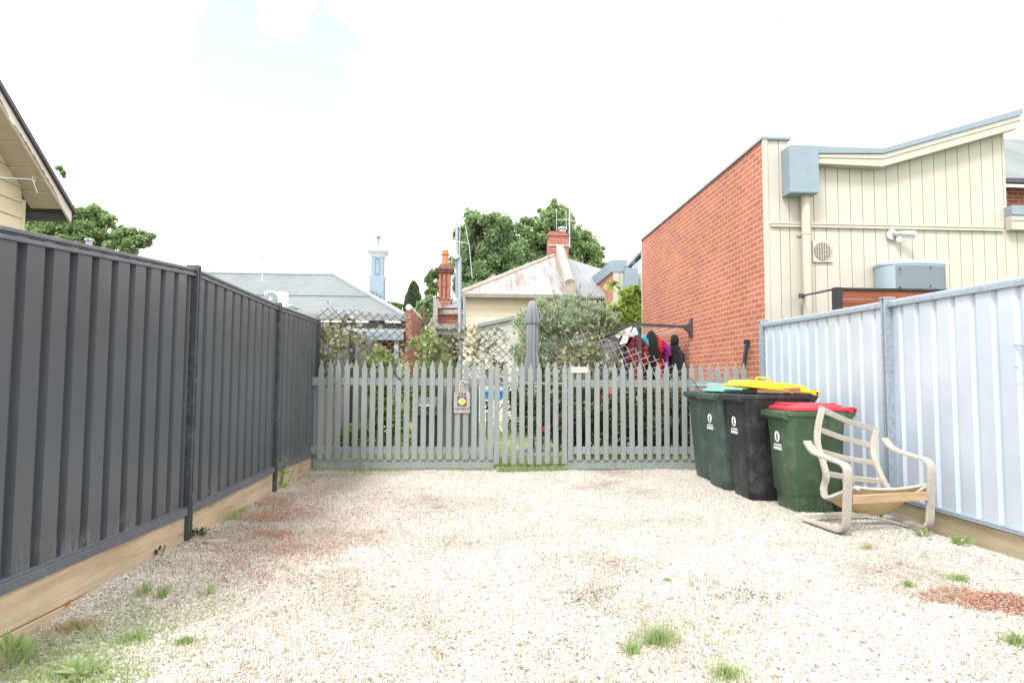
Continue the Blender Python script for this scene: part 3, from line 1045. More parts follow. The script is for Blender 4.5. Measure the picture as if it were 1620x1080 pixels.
def make_bin(W, L, H, body_m, lid_m, label, loc, rot, lid_open=0.0, step=False, lid_style='flat', printed=True):
    """front is -x, hinge at +x; H is the height of the rim"""
    b = empty('wheelie_bin', (0, 0, 0), label, 'wheelie bin', 'wheelie bins lined up on the gravel')
    m = MB()
    rs = []
    if step:
        rs = [rrect(W * 0.76, L * 0.74, 0.05, 0.0, 0.0), rrect(W * 0.78, L * 0.76, 0.05, 0.14, 0.0), rrect(W * 0.79, L * 0.77, 0.05, 0.145),
              rrect(W * 0.835, L * 0.83, 0.055, 0.175, -0.005)]
    else:
        rs = [rrect(W * 0.76, L * 0.72, 0.06, 0.0, 0.0), rrect(W * 0.80, L * 0.76, 0.06, 0.03, 0.0), rrect(W * 0.82, L * 0.80, 0.06, 0.15, 0)]
    rs += [rrect(W * 0.90, L * 0.88, 0.06, H * 0.55, -0.005), rrect(W * 0.945, L * 0.925, 0.055, H * 0.84, -0.01),
           rrect(W * 0.955, L * 0.94, 0.05, H * 0.93, -0.012), rrect(W * 0.97, L * 0.96, 0.05, H - 0.045, -0.012)]
    m.rings(rs)
    if step:   # ribs on the stepped base
        for k in range(7):
            x = -L * 0.33 + k * L * 0.11
            m.box(x - 0.008, x + 0.008, -W * 0.395, -W * 0.375, 0.005, 0.15)
    m.build('body', body_m, b, smooth=True)
    m = MB()
    m.rings([rrect(W * 0.96, L * 0.95, 0.045, H - 0.050, -0.012), rrect(W * 1.0, L * 1.0, 0.045, H - 0.048, -0.012), rrect(W * 1.0, L * 1.0, 0.045, H - 0.006, -0.012),
             rrect(W * 0.985, L * 0.985, 0.04, H, -0.012)])
    # front comb bar with a lip under the rim
    xf = -L / 2 - 0.012
    m.prism([(xf - 0.035, -W * 0.46, H - 0.012), (xf + 0.02, -W * 0.46, H - 0.012), (xf + 0.06, -W * 0.46, H - 0.095), (xf + 0.005, -W * 0.46, H - 0.085), (xf - 0.035, -W * 0.46, H - 0.060)], (0, W * 0.92, 0))
    for k in range(5):
        y = -W * 0.36 + k * W * 0.18
        m.prism([(xf + 0.006, y - 0.006, H - 0.075), (xf + 0.055, y - 0.006, H - 0.075), (xf + 0.055, y - 0.006, H - 0.19)], (0, 0.012, 0))
    # side gussets
    for sy in (-1, 1):
        for x in (-L * 0.30, L * 0.15, L * 0.30):
            y = sy * W * 0.47
            m.box(x - 0.005, x + 0.005, min(y, y + sy * 0.014), max(y, y + sy * 0.014), H - 0.13, H - 0.049)
    # hinge horns
    xb = L / 2 - 0.012
    for sy in (-1, 1):
        y = sy * W * 0.42
        m.prism([(xb - 0.03, y - 0.02, H - 0.005), (xb + 0.085, y - 0.02, H + 0.012), (xb + 0.075, y - 0.02, H - 0.035), (xb + 0.03, y - 0.02, H - 0.09), (xb - 0.03, y - 0.02, H - 0.11)], (0, 0.04, 0))
    m.build('rim', body_m, b, smooth=True, bevel=0.003)
    m = MB()
    m.tube([(xb + 0.062, -W * 0.44, H - 0.005), (xb + 0.062, W * 0.44, H - 0.005)], 0.014, 10)
    m.build('handle_bar', body_m, b, smooth=True)
    # lid
    hx, hz = xb + 0.062, H + 0.012
    m = MB()
    l0 = L * (1.0 if lid_style == 'dome' else 0.94)
    dome = {'flat': 0.050, 'dome': 0.075, 'low': 0.055}[lid_style]
    cx = L * (0.0 if lid_style == 'dome' else 0.030)
    m.rings([rrect(W * 1.0, l0, 0.05, H + 0.004, cx), rrect(W * 1.01, l0 + 0.02, 0.05, H + 0.006, cx), rrect(W * 1.0, l0 + 0.012, 0.05, H + 0.030, cx),
             rrect(W * 0.92, l0 * 0.93, 0.06, H + 0.036, cx), rrect(W * 0.86, l0 * 0.88, 0.07, H + dome, cx), rrect(W * 0.55, l0 * 0.6, 0.08, H + dome + 0.012, cx)])
    for sy in (-1, 1):     # lid arms to the hinge pin
        y = sy * W * 0.42
        m.prism([(xb - 0.06, y - 0.027, H + 0.034), (xb + 0.060, y - 0.027, H + 0.040), (xb + 0.088, y - 0.027, H + 0.022), (xb + 0.085, y - 0.027, H - 0.004), (xb + 0.05, y - 0.027, H - 0.012), (xb - 0.06, y - 0.027, H + 0.008)], (0, 0.054, 0))
    lid = m.build('lid', lid_m, b, smooth=True, bevel=0.002)
    m = MB()
    if lid_style == 'dome':
        x0 = -L * 0.12
        y = -W * 0.20
        m.tube([(x0 - 0.075, y, H + dome - 0.015), (x0 - 0.068, y, H + dome + 0.035), (x0 - 0.05, y, H + dome + 0.045), (x0 + 0.05, y, H + dome + 0.045), (x0 + 0.068, y, H + dome + 0.035), (x0 + 0.075, y, H + dome - 0.015)], 0.010, 8)
    else:
        m.box(-L * 0.40, -L * 0.22, -W * 0.30, W * 0.30, H + 0.034, H + dome + 0.012)
        m.box(L * 0.05, L * 0.36, -W * 0.32, -W * 0.26, H + dome - 0.01, H + dome + 0.018)
    h = m.build('lid_handle', lid_m, lid, bevel=0.004, smooth=True)
    pins = []
    for sy in (-1, 1):
        m = MB()
        m.tube([(hx, sy * W * 0.42 - 0.031, hz), (hx, sy * W * 0.42 + 0.031, hz)], 0.013, 10)
        pins.append(m.build('hinge_pin', M_black, lid, smooth=True))
    if lid_open:
        mt = Matrix.Translation((hx, 0, hz)) @ Matrix.Rotation(lid_open, 4, 'Y') @ Matrix.Translation((-hx, 0, -hz))
        for ob in [lid, h] + pins:
            ob.data.transform(mt)
    # wheels and axle
    for sy in (-1, 1):
        m = MB()
        y = sy * W * 0.44
        m.tube([(L * 0.40, y - 0.025, 0.10), (L * 0.40, y - 0.018, 0.10), (L * 0.40, y + 0.018, 0.10), (L * 0.40, y + 0.025, 0.10)], [0.085, 0.1, 0.1, 0.085], 24)
        w = m.build('wheel', M_black, b, smooth=True)
        m = MB()
        m.tube([(L * 0.40, y - 0.029, 0.10), (L * 0.40, y + 0.029, 0.10)], 0.05, 16)
        m.build('hub', M_darkgrey, w, smooth=True)
    m = MB()
    m.tube([(L * 0.40, -W * 0.41, 0.10), (L * 0.40, W * 0.41, 0.10)], 0.012, 8)
    m.build('axle', M_steel, b, smooth=True)
    b.location = loc
    b.rotation_euler = (0, 0, rot)
    if not printed:
        return b
    # emblem and lettering on the front
    zf = H * 0.73
    xe = -(L * 0.905) / 2 - 0.016
    nrm = Vector((-1, 0, -0.06)).normalized()
    up = Vector((-0.06, 0, 1)).normalized()
    rt = Vector((0, -1, 0))
    oc = Vector((xe, 0, zf))
    B = basis(oc, rt, up)
    m = MB()
    rad = 0.052
    m.prism([B @ Vector((rad * math.cos(t), rad * math.sin(t), 0)) for t in np.linspace(0, 2 * math.pi, 25)[:-1]], nrm * 0.004)
    em = m.build('emblem', M_whiteprint, b)
    m = MB()
    cr = [(0.006, 0.034), (0.018, 0.020), (0.014, 0.0), (0.026, -0.012), (0.020, -0.030), (0.004, -0.036), (-0.012, -0.030), (-0.004, -0.012), (-0.016, 0.004), (-0.008, 0.022)]
    m.prism([B @ Vector((x, y, 0.0055)) for x, y in cr], nrm * 0.0012)
    m.build('emblem_mark', body_m, em)
    text_part('lettering', 'CITY OF GREATER', 0.024, M_whiteprint, b, basis(oc - up * 0.078 + nrm * 0.003, rt, up), sx=0.80)
    text_part('lettering', 'BENDIGO', 0.046, M_whiteprint, b, basis(oc - up * 0.112 + nrm * 0.004, rt, up), sx=0.88)
    return b


make_bin(0.53, 0.57, 0.93, M_bingreen, M_lidred, 'short green wheelie bin with a red lid beside the wooden chair',
         (3.15, 5.895, gz(3.15, 5.9)), R(-3), step=True, lid_style='low')
make_bin(0.58, 0.72, 1.075, M_binblack, M_lidyellow, 'black wheelie bin with its yellow lid propped open by cardboard',
         (3.05, 6.505, gz(3.05, 6.5)), R(-1.5), lid_open=R(5.5), lid_style='dome')
make_bin(0.57, 0.72, 1.06, M_bingreen2, M_lidmint, 'dark green wheelie bin with a mint lid beside the black bin',
         (3.01, 7.10, gz(3.0, 7.1)), R(1.5), lid_open=R(1.2), lid_style='low')
make_bin(0.57, 0.72, 1.07, M_bingreen2, M_lidgrey, 'dark green wheelie bin with a grey-green lid nearest the picket gate',
         (3.06, 7.69, gz(3.06, 7.7)), R(2), lid_open=R(3.4), lid_style='low', printed=False)
m = MB()
m.add([(2.840, 6.230, 1.083), (3.270, 6.205, 1.082), (3.270, 6.600, 1.10), (2.840, 6.600, 1.105), (2.840, 6.225, 1.118), (3.270, 6.200, 1.135), (3.270, 6.600, 1.112), (2.840, 6.600, 1.118)],
      [(0, 1, 5, 4), (1, 2, 6, 5), (2, 3, 7, 6), (3, 0, 4, 7), (4, 5, 6, 7), (3, 2, 1, 0)])
tag(m.build('cardboard_box', M_card, None, (3.05, 6.4, 1.10)), 'flattened brown cardboard box poking out under the yellow bin lid', 'cardboard')

# twig lying across the grey lid
m = MB()
m.tube([P(1091.5, 596, 7.45), P(1098, 605, 7.47), P(1107, 615.5, 7.5)], 0.006, 6)
tag(m.build('twig', M_bark, None, P(1098, 605, 7.62)), 'thin dry twig poking up beside the grey-green bin lid', 'twig')

# ------------------------------------------------------------------ bentwood chair
cho = Vector((3.27, 5.1, 0))
ch = empty('armchair_frame', cho, 'weathered bentwood armchair frame with a sagging canvas seat on the gravel', 'chair')
rotc = R(8.5)
cfx = Vector((math.cos(rotc), math.sin(rotc), 0))
cfy = Vector((-math.sin(rotc), math.cos(rotc), 0))
front = Vector((3.277, 4.87, 0))


def C(u, v, z):
    return front + cfx * u + cfy * v + Vector((0, 0, z))


def bend(pts, r=0.06, k=5):
    """round the corners of a polyline"""
    out = [Vector(pts[0])]
    for i in range(1, len(pts) - 1):
        p0, p, p1 = Vector(pts[i - 1]), Vector(pts[i]), Vector(pts[i + 1])
        a = p + (p0 - p).normalized() * min(r, (p0 - p).length * 0.45)
        b = p + (p1 - p).normalized() * min(r, (p1 - p).length * 0.45)
        for j in range(k + 1):
            t = j / k
            out.append((a * (1 - t) + p * t) * (1 - t) + (p * (1 - t) + b * t) * t)
    out.append(Vector(pts[-1]))
    return out


for u, nm in ((-0.385, 'side_frame'), (0.385, 'side_frame')):
    dz = 0.0 if u < 0 else 0.015
    path = [C(u, 0.52, 0.03), C(u, 0.03, 0.022), C(u, -0.015, 0.55 + dz), C(u, 0.30, 0.59 + dz), C(u * 1.0, 0.40, 0.615 + dz), C(u, 0.47, 0.69 + dz)]
    pth = bend(path, 0.085)
    m = MB()
    m.strip(pth, 0.070, 0.024, cfx)
    m.build(nm, M_chairwood, ch, cho, bevel=0.004, smooth=True)
m = MB()
m.bar(C(-0.385, 0.50, 0.058), C(0.385, 0.50, 0.058), 0.055, 0.03)
m.build('rear_stretcher', M_chairwood, ch, cho, bevel=0.004)
m = MB()
m.bar(C(-0.344, -0.005, 0.285), C(0.344, -0.005, 0.292), 0.022, 0.068)
m.build('front_stretcher', M_chairwood_new, ch, cho, bevel=0.004)
# seat-and-back frame, sitting crooked
Lp = [(1301, 644, 5.80), (1294, 676, 5.74), (1293.5, 702, 5.66), (1302, 730, 5.56), (1307, 753, 5.47), (1303, 774, 5.40), (1309, 788, 5.30), (1335, 780, 5.10), (1356, 772, 4.96)]
Rp = [(1386.5, 678, 5.72), (1381.5, 702, 5.66), (1383, 724, 5.58), (1393, 750, 5.50), (1405, 772, 5.42), (1420, 789, 5.32), (1447, 782, 5.15), (1473, 768, 5.02)]
Lw = [P(a_, b_, c_ - 0.06 - 0.26 * (c_ - 4.96) / 0.84) for a_, b_, c_ in Lp]
Rw = [P(a_, b_, c_ - 0.06 - 0.22 * (c_ - 4.96) / 0.84) for a_, b_, c_ in Rp]


def smooth_path(pts, k=4):
    out = []
    n = len(pts)
    for i in range(n - 1):
        p0, p1, p2, p3 = pts[max(i - 1, 0)], pts[i], pts[i + 1], pts[min(i + 2, n - 1)]
        for j in range(k):
            t = j / k
            out.append(0.5 * ((2 * p1) + (p2 - p0) * t + (2 * p0 - 5 * p1 + 4 * p2 - p3) * t * t + (3 * p1 - p0 - 3 * p2 + p3) * t ** 3))
    out.append(pts[-1])
    return out


Ls, Rs = smooth_path(Lw), smooth_path(Rw)
across = (Rw[0] - Lw[0]).normalized()
for pth in (Ls, Rs):
    m = MB()
    m.strip(pth, 0.052, 0.030, across)
    m.build('back_rail', M_chairwood, ch, cho, bevel=0.004, smooth=True)


def along(pth, f):
    k = f * (len(pth) - 1)
    i = min(int(k), len(pth) - 2)
    return pth[i].lerp(pth[i + 1], k - i)


for fl, fr, h in ((0.020, 0.02, 0.050), (0.135, 0.165, 0.046), (0.30, 0.335, 0.042), (0.475, 0.50, 0.046)):
    m = MB()
    p, q = along(Ls, fl), along(Rs, fr)
    mid = (p + q) / 2 + Vector((0, 0.018, -0.012))
    m.strip([p, p.lerp(mid, 0.6), mid, mid.lerp(q, 0.4), q], 0.020, h, (0.1, 1, 0.15))
    m.build('back_slat', M_chairwood, ch, cho, bevel=0.004, smooth=True)
# sling
A, Bp = P(1351, 770, 4.95), P(1473, 764, 5.03)
Cq, Dq = P(1312, 790, 5.16), P(1414, 786, 5.24)
rows = []
nu, nv = 14, 10
for j in range(nv + 1):
    v = j / nv
    row = []
    for i in range(nu + 1):
        u = i / nu
        p = (A.lerp(Bp, u)).lerp(Cq.lerp(Dq, u), v)
        sag = 4 * u * (1 - u)
        p = p + Vector((0, 0, -(0.035 * sag + 0.165 * sag * math.sin(math.pi * min(1, v * 1.25) * 0.8) * (0.75 + 0.25 * u) + 0.0)))
        row.append(p)
    rows.append(row)
m = MB()
vs = [p for r_ in rows for p in r_]
w = nu + 1
fs = [(j * w + i, j * w + i + 1, (j + 1) * w + i + 1, (j + 1) * w + i) for j in range(nv) for i in range(nu)]
m.add(vs, fs)
sl = m.build('canvas_seat', M_canvas, ch, cho, smooth=True)
md = sl.modifiers.new('thick', 'SOLIDIFY')
md.thickness = 0.006
m = MB()
m.strip([p + Vector((0, -0.004, 0.004)) for p in rows[0]], 0.022, 0.010, (0, 1, 0.2))
m.build('canvas_hem', M_canvas_edge, sl, cho, smooth=True)
for i_ in (0, nu):
    m = MB()
    m.strip([r_[i_] + Vector((0, -0.003, 0.003)) for r_ in rows[1:]], 0.05, 0.012, (1, 0, 0.6))
    m.build('seat_strap', M_deck, sl, cho, smooth=True)

# ------------------------------------------------------------------ brick and cream house on the right
BX = 4.10
CY = 8.69
ho = Vector((6, 11, 0))
hs = empty('brick_house', ho, 'modern house with an orange brick side wall and cream boarded end wall', 'house')
zt = P(1214, 222, CY).z
m = MB()
m.box(BX, BX + 0.24, CY + 0.012, 15.3, -0.1, zt)
m.build('brick_wall', M_brick_new, hs, ho)
m = MB()
m.box(BX - 0.03, BX + 0.30, CY - 0.04, 15.33, zt + 0.001, zt + 0.045)
m.build('parapet_cap', M_bluegrey, hs, ho, bevel=0.004)
# end trim strip of the brickwork
m = MB()
m.box(BX - 0.012, BX + 0.055, CY - 0.03, CY + 0.011, -0.1, zt)
m.build('corner_trim', M_cream_trim, hs, ho, bevel=0.003)
m = MB()
m.box(BX - 0.012, BX + 0.05, 15.301, 15.345, -0.1, zt)
m.build('corner_trim', M_cream_trim, hs, ho, bevel=0.003)

# boarded end wall: one slab per board, with open grooves between
kx = P(1397, 235, CY)
topR = P(1584, 214, CY)
xr_up = topR.x
zfas0 = P(1300, 263, CY).z
zk = P(1397, 263, CY).z
zrr = P(1584, 216, CY).z
zbat0, zbat1 = P(1219, 356, CY).z, P(1584, 367, CY).z
m = MB()
x = BX + 0.055
x_end = P(1760, 400, CY).x
pw = 0.182
xpar = P(1246.5, 219, CY).x


def wall_top(x):
    if x <= xpar + 0.005:
        return zt
    if x < kx.x:
        return zfas0 + 0.10
    if x <= xr_up + 0.01:
        return zk + (zrr - zk) * (x - kx.x) / (xr_up - kx.x) + 0.10
    return P(1600, 360, CY).z + 0.05


zbat = zbat0
xx = x
while xx < x_end:
    x2 = min(xx + pw, x_end)
    if xx < xpar < x2:
        x2 = xpar
    if xx < xr_up < x2:
        x2 = xr_up
    g = 0.008
    for (z0, z1a, z1b) in ((-0.1, zbat - 0.001, zbat - 0.001), (zbat, wall_top(xx + 0.006), wall_top(x2 - 0.006))):
        if xx >= xr_up - 0.001 and z0 > 0:
            continue
        if xx >= xr_up - 0.001:
            z1a = z1b = wall_top(xx + 0.02)
        poly = [(xx, CY, z0), (x2 - g, CY, z0), (x2 - g, CY, z1b), (xx, CY, z1a)]
        m.prism(poly, (0, 0.03, 0))
    xx = x2
m.build('board_wall', M_cream, hs, ho, bevel=0.002)
m = MB()
m.box(BX + 0.25, xr_up - 0.01, CY + 0.032, 15.2, 0, min(zfas0, zbat) - 0.1)
m.box(BX + 0.06, x_end, CY + 0.032, CY + 0.06, -0.1, zbat + 0.1)
m.prism([(BX + 0.06, CY + 0.061, zbat), (xr_up - 0.01, CY + 0.061, zbat), (xr_up - 0.01, CY + 0.061, zrr), (kx.x, CY + 0.061, zk), (BX + 0.06, CY + 0.061, zfas0)], (0, 0.03, 0))
m.build('inner_wall', M_cream_trim, hs, ho)
# mid batten
m = MB()
p0, p1 = P(1219, 353, CY), P(1584.5, 364.5, CY)
m.box(p0.x, p1.x, CY - 0.035, CY - 0.002, zbat - 0.03, zbat + 0.025)
m.box(p0.x, p1.x, CY - 0.045, CY - 0.0355, zbat + 0.012, zbat + 0.030)
m.build('batten', M_cream_trim, hs, ho, bevel=0.002)
# fascia and capping (stand out 0.15 from the wall)
FY = CY - 0.16


def band(pts_top, pts_bot, y0, depth, name, mt, nfaces=None):
    m_ = MB()
    poly = [(p.x, y0, p.z) for p in pts_top] + [(p.x, y0, p.z) for p in pts_bot[::-1]]
    m_.prism(poly[::-1], (0, depth, 0))
    return m_.build(name, mt, hs, ho, bevel=0.003)


q = lambda px, py: P(px, py, FY)
band([q(1292, 243.5), q(1397, 243.6), q(1615, 182)], [q(1292, 258.5), q(1397, 263.5), q(1614.5, 201.5)], FY, 0.15, 'fascia', M_cream_trim)
band([q(1292, 247.5), q(1397, 249.6), q(1614, 188)], [q(1292, 249.5), q(1397, 251.6), q(1614, 190)], FY - 0.012, 0.010, 'fascia_bead', M_cream_trim)
band([q(1292, 231.5), q(1397, 235), q(1617.5, 171.5)], [q(1292, 243), q(1397, 243.2), q(1617.5, 181.5)], FY - 0.02, 0.18, 'capping', M_bluegrey)
# roof behind the fascia
pa, pb, pc = q(1292, 236), q(1397, 238), q(1616, 175)
m = MB()
m.prism([(pa.x, FY + 0.165, pa.z), (pb.x, FY + 0.165, pb.z), (pc.x, FY + 0.165, pc.z), (pc.x, FY + 0.165, pc.z - 0.08), (pb.x, FY + 0.165, pb.z - 0.08), (pa.x, FY + 0.165, pa.z - 0.08)], (0, 6.3, 0))
m.build('roof', M_roof_grey, hs, ho)
# return of the boarded wall on its right edge
m = MB()
m.box(xr_up, xr_up + 0.04, CY + 0.001, 15, zbat, zrr + 0.05)
m.build('side_wall', M_cream, hs, ho)
# parapet coping over the boarded strip
c0, c1 = P(1212, 222, CY), P(1247.5, 222, CY)
m = MB()
m.box(BX + 0.302, c1.x + 0.02, CY - 0.04, CY + 0.5, zt + 0.001, zt + 0.045)
m.build('parapet_cap', M_bluegrey, hs, ho, bevel=0.004)
m = MB()
m.box(BX + 0.24, c1.x, CY + 0.031, CY + 6, zbat, zt - 0.001)
m.build('parapet_back', M_cream_trim, hs, ho)
# rain head and downpipe
b0, b1 = P(1250, 305, CY - 0.24), P(1293.5, 231, CY - 0.24)
m = MB()
m.box(b0.x, b1.x, CY - 0.24, CY - 0.002, b0.z, b1.z)
m.build('rain_head', M_bluegrey, hs, ho, bevel=0.006)
m = MB()
m.box(b0.x - 0.001, b1.x + 0.006, CY - 0.247, CY - 0.2405, b0.z + 0.01, b1.z + 0.008)
m.build('rain_head_front', M_bluegrey, hs, ho, bevel=0.003)
dp = P(1276, 400, CY - 0.09)
m = MB()
m.tube([(dp.x, CY - 0.09, -0.05), (dp.x, CY - 0.09, b0.z + 0.02)], 0.062, 16)
dpo = m.build('downpipe', M_cream_trim, hs, ho, smooth=True)
zc = P(1276, 370, CY - 0.09).z
m = MB()
m.tube([(dp.x, CY - 0.09, zc - 0.012), (dp.x, CY - 0.09, zc + 0.012)], 0.069, 16)
m.box(dp.x - 0.10, dp.x + 0.10, CY - 0.02, CY - 0.003, zc - 0.014, zc + 0.014)
m.build('pipe_clip', M_cream_trim, dpo, ho)
# vent
v0, v1 = P(1284.5, 415, CY), P(1315, 381, CY)
m = MB()
m.box(v0.x, v1.x, CY - 0.03, CY - 0.002, v0.z, v1.z)
vf = m.build('wall_vent', M_cream_trim, hs, ho, bevel=0.004)
vc = ((v0.x + v1.x) / 2, (v0.z + v1.z) / 2)
rad = (v1.x - v0.x) * 0.43
m = MB()
m.prism([(vc[0] + rad * math.cos(t), CY - 0.034, vc[1] + rad * math.sin(t)) for t in np.linspace(0, 2 * math.pi, 33)[:-1]], (0, 0.003, 0))
m.build('vent_opening', M_grill, vf, ho)
m = MB()
for k in range(-3, 4):
    d = k * rad / 3.6
    h = math.sqrt(max(0, rad * rad - d * d))
    m.box(vc[0] + d - 0.0045, vc[0] + d + 0.0045, CY - 0.044, CY - 0.0345, vc[1] - h, vc[1] + h)
for k in range(-6, 7):
    d = k * rad / 6.6
    h = math.sqrt(max(0, rad * rad - d * d))
    m.box(vc[0] - h, vc[0] + h, CY - 0.0435, CY - 0.035, vc[1] + d - 0.003, vc[1] + d + 0.003)
m.build('vent_grille', M_cream_trim, vf, ho)
# floodlight
fl = P(1408, 372, CY)
m = MB()
m.tube([(fl.x, CY - 0.002, fl.z), (fl.x, CY - 0.05, fl.z)], 0.075, 18)
fb = m.build('floodlight', M_chrome, hs, ho, smooth=True)
m = MB()
m.tube([(fl.x + 0.03, CY - 0.06, fl.z), (fl.x + 0.08, CY - 0.12, fl.z - 0.005), (fl.x + 0.23, CY - 0.20, fl.z - 0.035)], [0.03, 0.045, 0.062], 14)
m.build('lamp_head', M_chrome, fb, ho, smooth=True)
m = MB()
m.lathe([(0.0, -0.05), (0.03, -0.045), (0.042, -0.015), (0.035, 0.02), (0.0, 0.03)], (fl.x + 0.075, CY - 0.09, fl.z - 0.075), 12)
m.build('motion_sensor', M_white, fb, ho, smooth=True)
# lower wing at the far right
l0 = P(1585.5, 342, CY)
m = MB()
m.box(xr_up + 0.005, x_end, CY - 0.13, CY + 0.4, P(1600, 343.5, CY).z, P(1600, 328.5, CY).z)
m.build('wing_capping', M_bluegrey, hs, ho, bevel=0.004)
m = MB()
m.box(xr_up + 0.005, x_end, CY - 0.115, CY - 0.004, P(1600, 366, CY).z, P(1600, 344, CY).z)
m.box(xr_up + 0.005, x_end, CY - 0.125, CY - 0.1155, P(1600, 352, CY).z, P(1600, 350, CY).z)
m.build('wing_fascia', M_cream_trim, hs, ho, bevel=0.003)

# air-conditioner on the boarded wall, slat screen, handrail
AY = 8.25
a0, a1 = P(1389, 480, AY + 0.26), P(1493, 419, AY + 0.1)
a1.x = P(1494, 440, AY + 0.26).x
ao = Vector(((a0.x + a1.x) / 2, AY + 0.25, 0))
ac = empty('cooling_unit', ao, 'pale blue-grey air conditioning unit with a rounded top above the zinc fence', 'air conditioner')
cxm, hw = (a0.x + a1.x) / 2 - 0.01, (a1.x - a0.x) / 2 * 0.92


def drum(k, z, n_=48):
    out = []
    for i_ in range(n_):
        t = 2 * math.pi * i_ / n_
        ct, st_ = math.cos(t), math.sin(t)
        out.append(Vector((cxm + hw * k * math.copysign(abs(ct) ** 0.75, ct), AY + 0.28 + 0.28 * k * math.copysign(abs(st_) ** 0.75, st_), z)))
    return out


m = MB()
m.rings([drum(1.0, 1.3), drum(1.0, a1.z - 0.01)])
M_unit = mat('pale_unit_paint', (0.31, 0.385, 0.43), 0.45, 0.05, 4)
m.build('cabinet', M_unit, ac, ao, smooth=True)
m = MB()
m.rings([drum(1.02, a1.z - 0.009), drum(1.02, a1.z + 0.025), drum(0.97, a1.z + 0.05), drum(0.7, a1.z + 0.066)])
m.build('top_cover', M_unit, ac, ao, smooth=True)
ring_ = [p_ for p_ in drum(1.004, 0.0, 96) if p_.y < AY + 0.26 and p_.x > P(1421, 450, AY).x]
ring_.sort(key=lambda p_: math.atan2(p_.y - AY - 0.28, p_.x - cxm))
m = MB()
m.add([(p_.x, p_.y - 0.002, 1.3) for p_ in ring_] + [(p_.x, p_.y - 0.002, a1.z - 0.03) for p_ in ring_],
      [(i_, i_ + 1, len(ring_) + i_ + 1, len(ring_) + i_) for i_ in range(len(ring_) - 1)])
m.build('grille_panel', mat('fine_mesh_grey', (0.17, 0.20, 0.225), 0.6, 0.08, 120), ac, ao)
for (px, py) in ((1423.5, 426), (1423.5, 455), (1471, 424), (1471, 453)):
    p = P(px, py, AY + 0.01)
    m = MB()
    m.tube([(p.x, AY - 0.013, p.z), (p.x, AY + 0.02, p.z)], 0.009, 8)
    m.build('screw', M_black, ac, ao)
for sx in (0.08, -0.08):
    m = MB()
    x = (a0.x if sx > 0 else a1.x) + sx
    m.box(x - 0.03, x + 0.03, AY + 0.1, AY + 0.4, -0.1, 1.299)
    m.build('stand_leg', M_steel, ac, ao)

SY = 7.55
s0 = P(1324, 455, SY)
so = Vector((s0.x, SY, 0))
ss = empty('timber_screen', so, 'red-brown slatted timber screen with a black post behind the zinc fence', 'screen')
m = MB()
m.box(s0.x - 0.045, s0.x + 0.045, SY - 0.045, SY + 0.045, -0.1, s0.z)
m.build('post', M_black, ss, so, bevel=0.004)
m = MB()
x1 = P(1510, 462, SY).x
for k in range(8):
    z = s0.z - 0.035 - k * 0.105
    m.box(s0.x + 0.046, x1, SY - 0.012, SY + 0.012, z - 0.098, z)
m.build('slat_panel', M_deck, ss, so, bevel=0.003)
m = MB()
m.box(s0.x + 0.046, x1, SY - 0.03, SY + 0.03, s0.z - 0.033, s0.z - 0.002)
m.build('top_rail', M_black, ss, so, bevel=0.003)
m = MB()
hp, hq = P(1268, 468, CY - 0.13), P(1319, 457.5, SY)
m.tube([hp, hp.lerp(hq, 0.5), hq], 0.014, 8)
m.lathe([(0.04, -0.03), (0.04, 0.03)], hp, 12)
m.build('handrail', M_darkgrey, ss, so, smooth=True)

# leaning black bar by the brick wall
m = MB()
m.bar(P(1182, 539, 9.25), P(1171, 625, 8.95), 0.05, 0.05, (0, 1, 0))
m.box(P(1181, 541, 9.25).x - 0.03, P(1181, 541, 9.25).x + 0.03, 9.22, 9.28, P(1181, 545, 9.25).z, P(1181, 537, 9.25).z)
tag(m.build('metal_bar', M_black, None, P(1176, 580, 9.1), bevel=0.003), 'black metal bar leaning on the orange brick wall behind the gate', 'metal bar')

# ------------------------------------------------------------------ second block of the same house row
NY = 18.7
no = Vector((6, 20, 0))
nb = empty('brick_house', no, 'farther brick house block with a wide blue-grey parapet capping behind the vine', 'house')
cx0 = P(970, 420, NY).x
ztp = P(970, 411, NY).z
m = MB()
m.box(cx0, cx0 + 0.3, NY + 0.02, 27, -0.1, ztp - 0.38)
m.build('brick_wall', brick_mat('far_orange_brick', (0.42, 0.150, 0.105), (0.345, 0.115, 0.085), (0.52, 0.43, 0.345)), nb, no)
m = MB()
m.box(cx0 - 0.05, cx0 + 0.34, NY - 0.03, 27, ztp - 0.379, ztp)
m.box(cx0 + 0.341, P(992, 411, NY).x, NY - 0.03, NY + 0.4, ztp - 0.20, ztp)
m.build('parapet_cap', M_bluegrey, nb, no, bevel=0.006)
m = MB()
xa = cx0
for k in range(9):
    m.box(xa, xa + 0.19, NY - 0.012, NY + 0.019, -0.1, ztp - 0.381)
    xa += 0.2
m.box(cx0, cx0 + 1.8, NY - 0.03, NY - 0.013, P(980, 481, NY).z - 0.05, P(980, 481, NY).z)
m.box(cx0 + 0.31, cx0 + 1.8, NY + 0.02, NY + 4, 0, ztp - 0.6)
m.build('board_wall', M_cream, nb, no)
c0, c1 = P(989, 461, NY - 0.25), P(1010, 424, NY - 0.25)
m = MB()
m.box(c0.x, c1.x, NY - 0.25, NY - 0.031, c0.z, c1.z)
m.build('rain_head', M_bluegrey, nb, no, bevel=0.01)
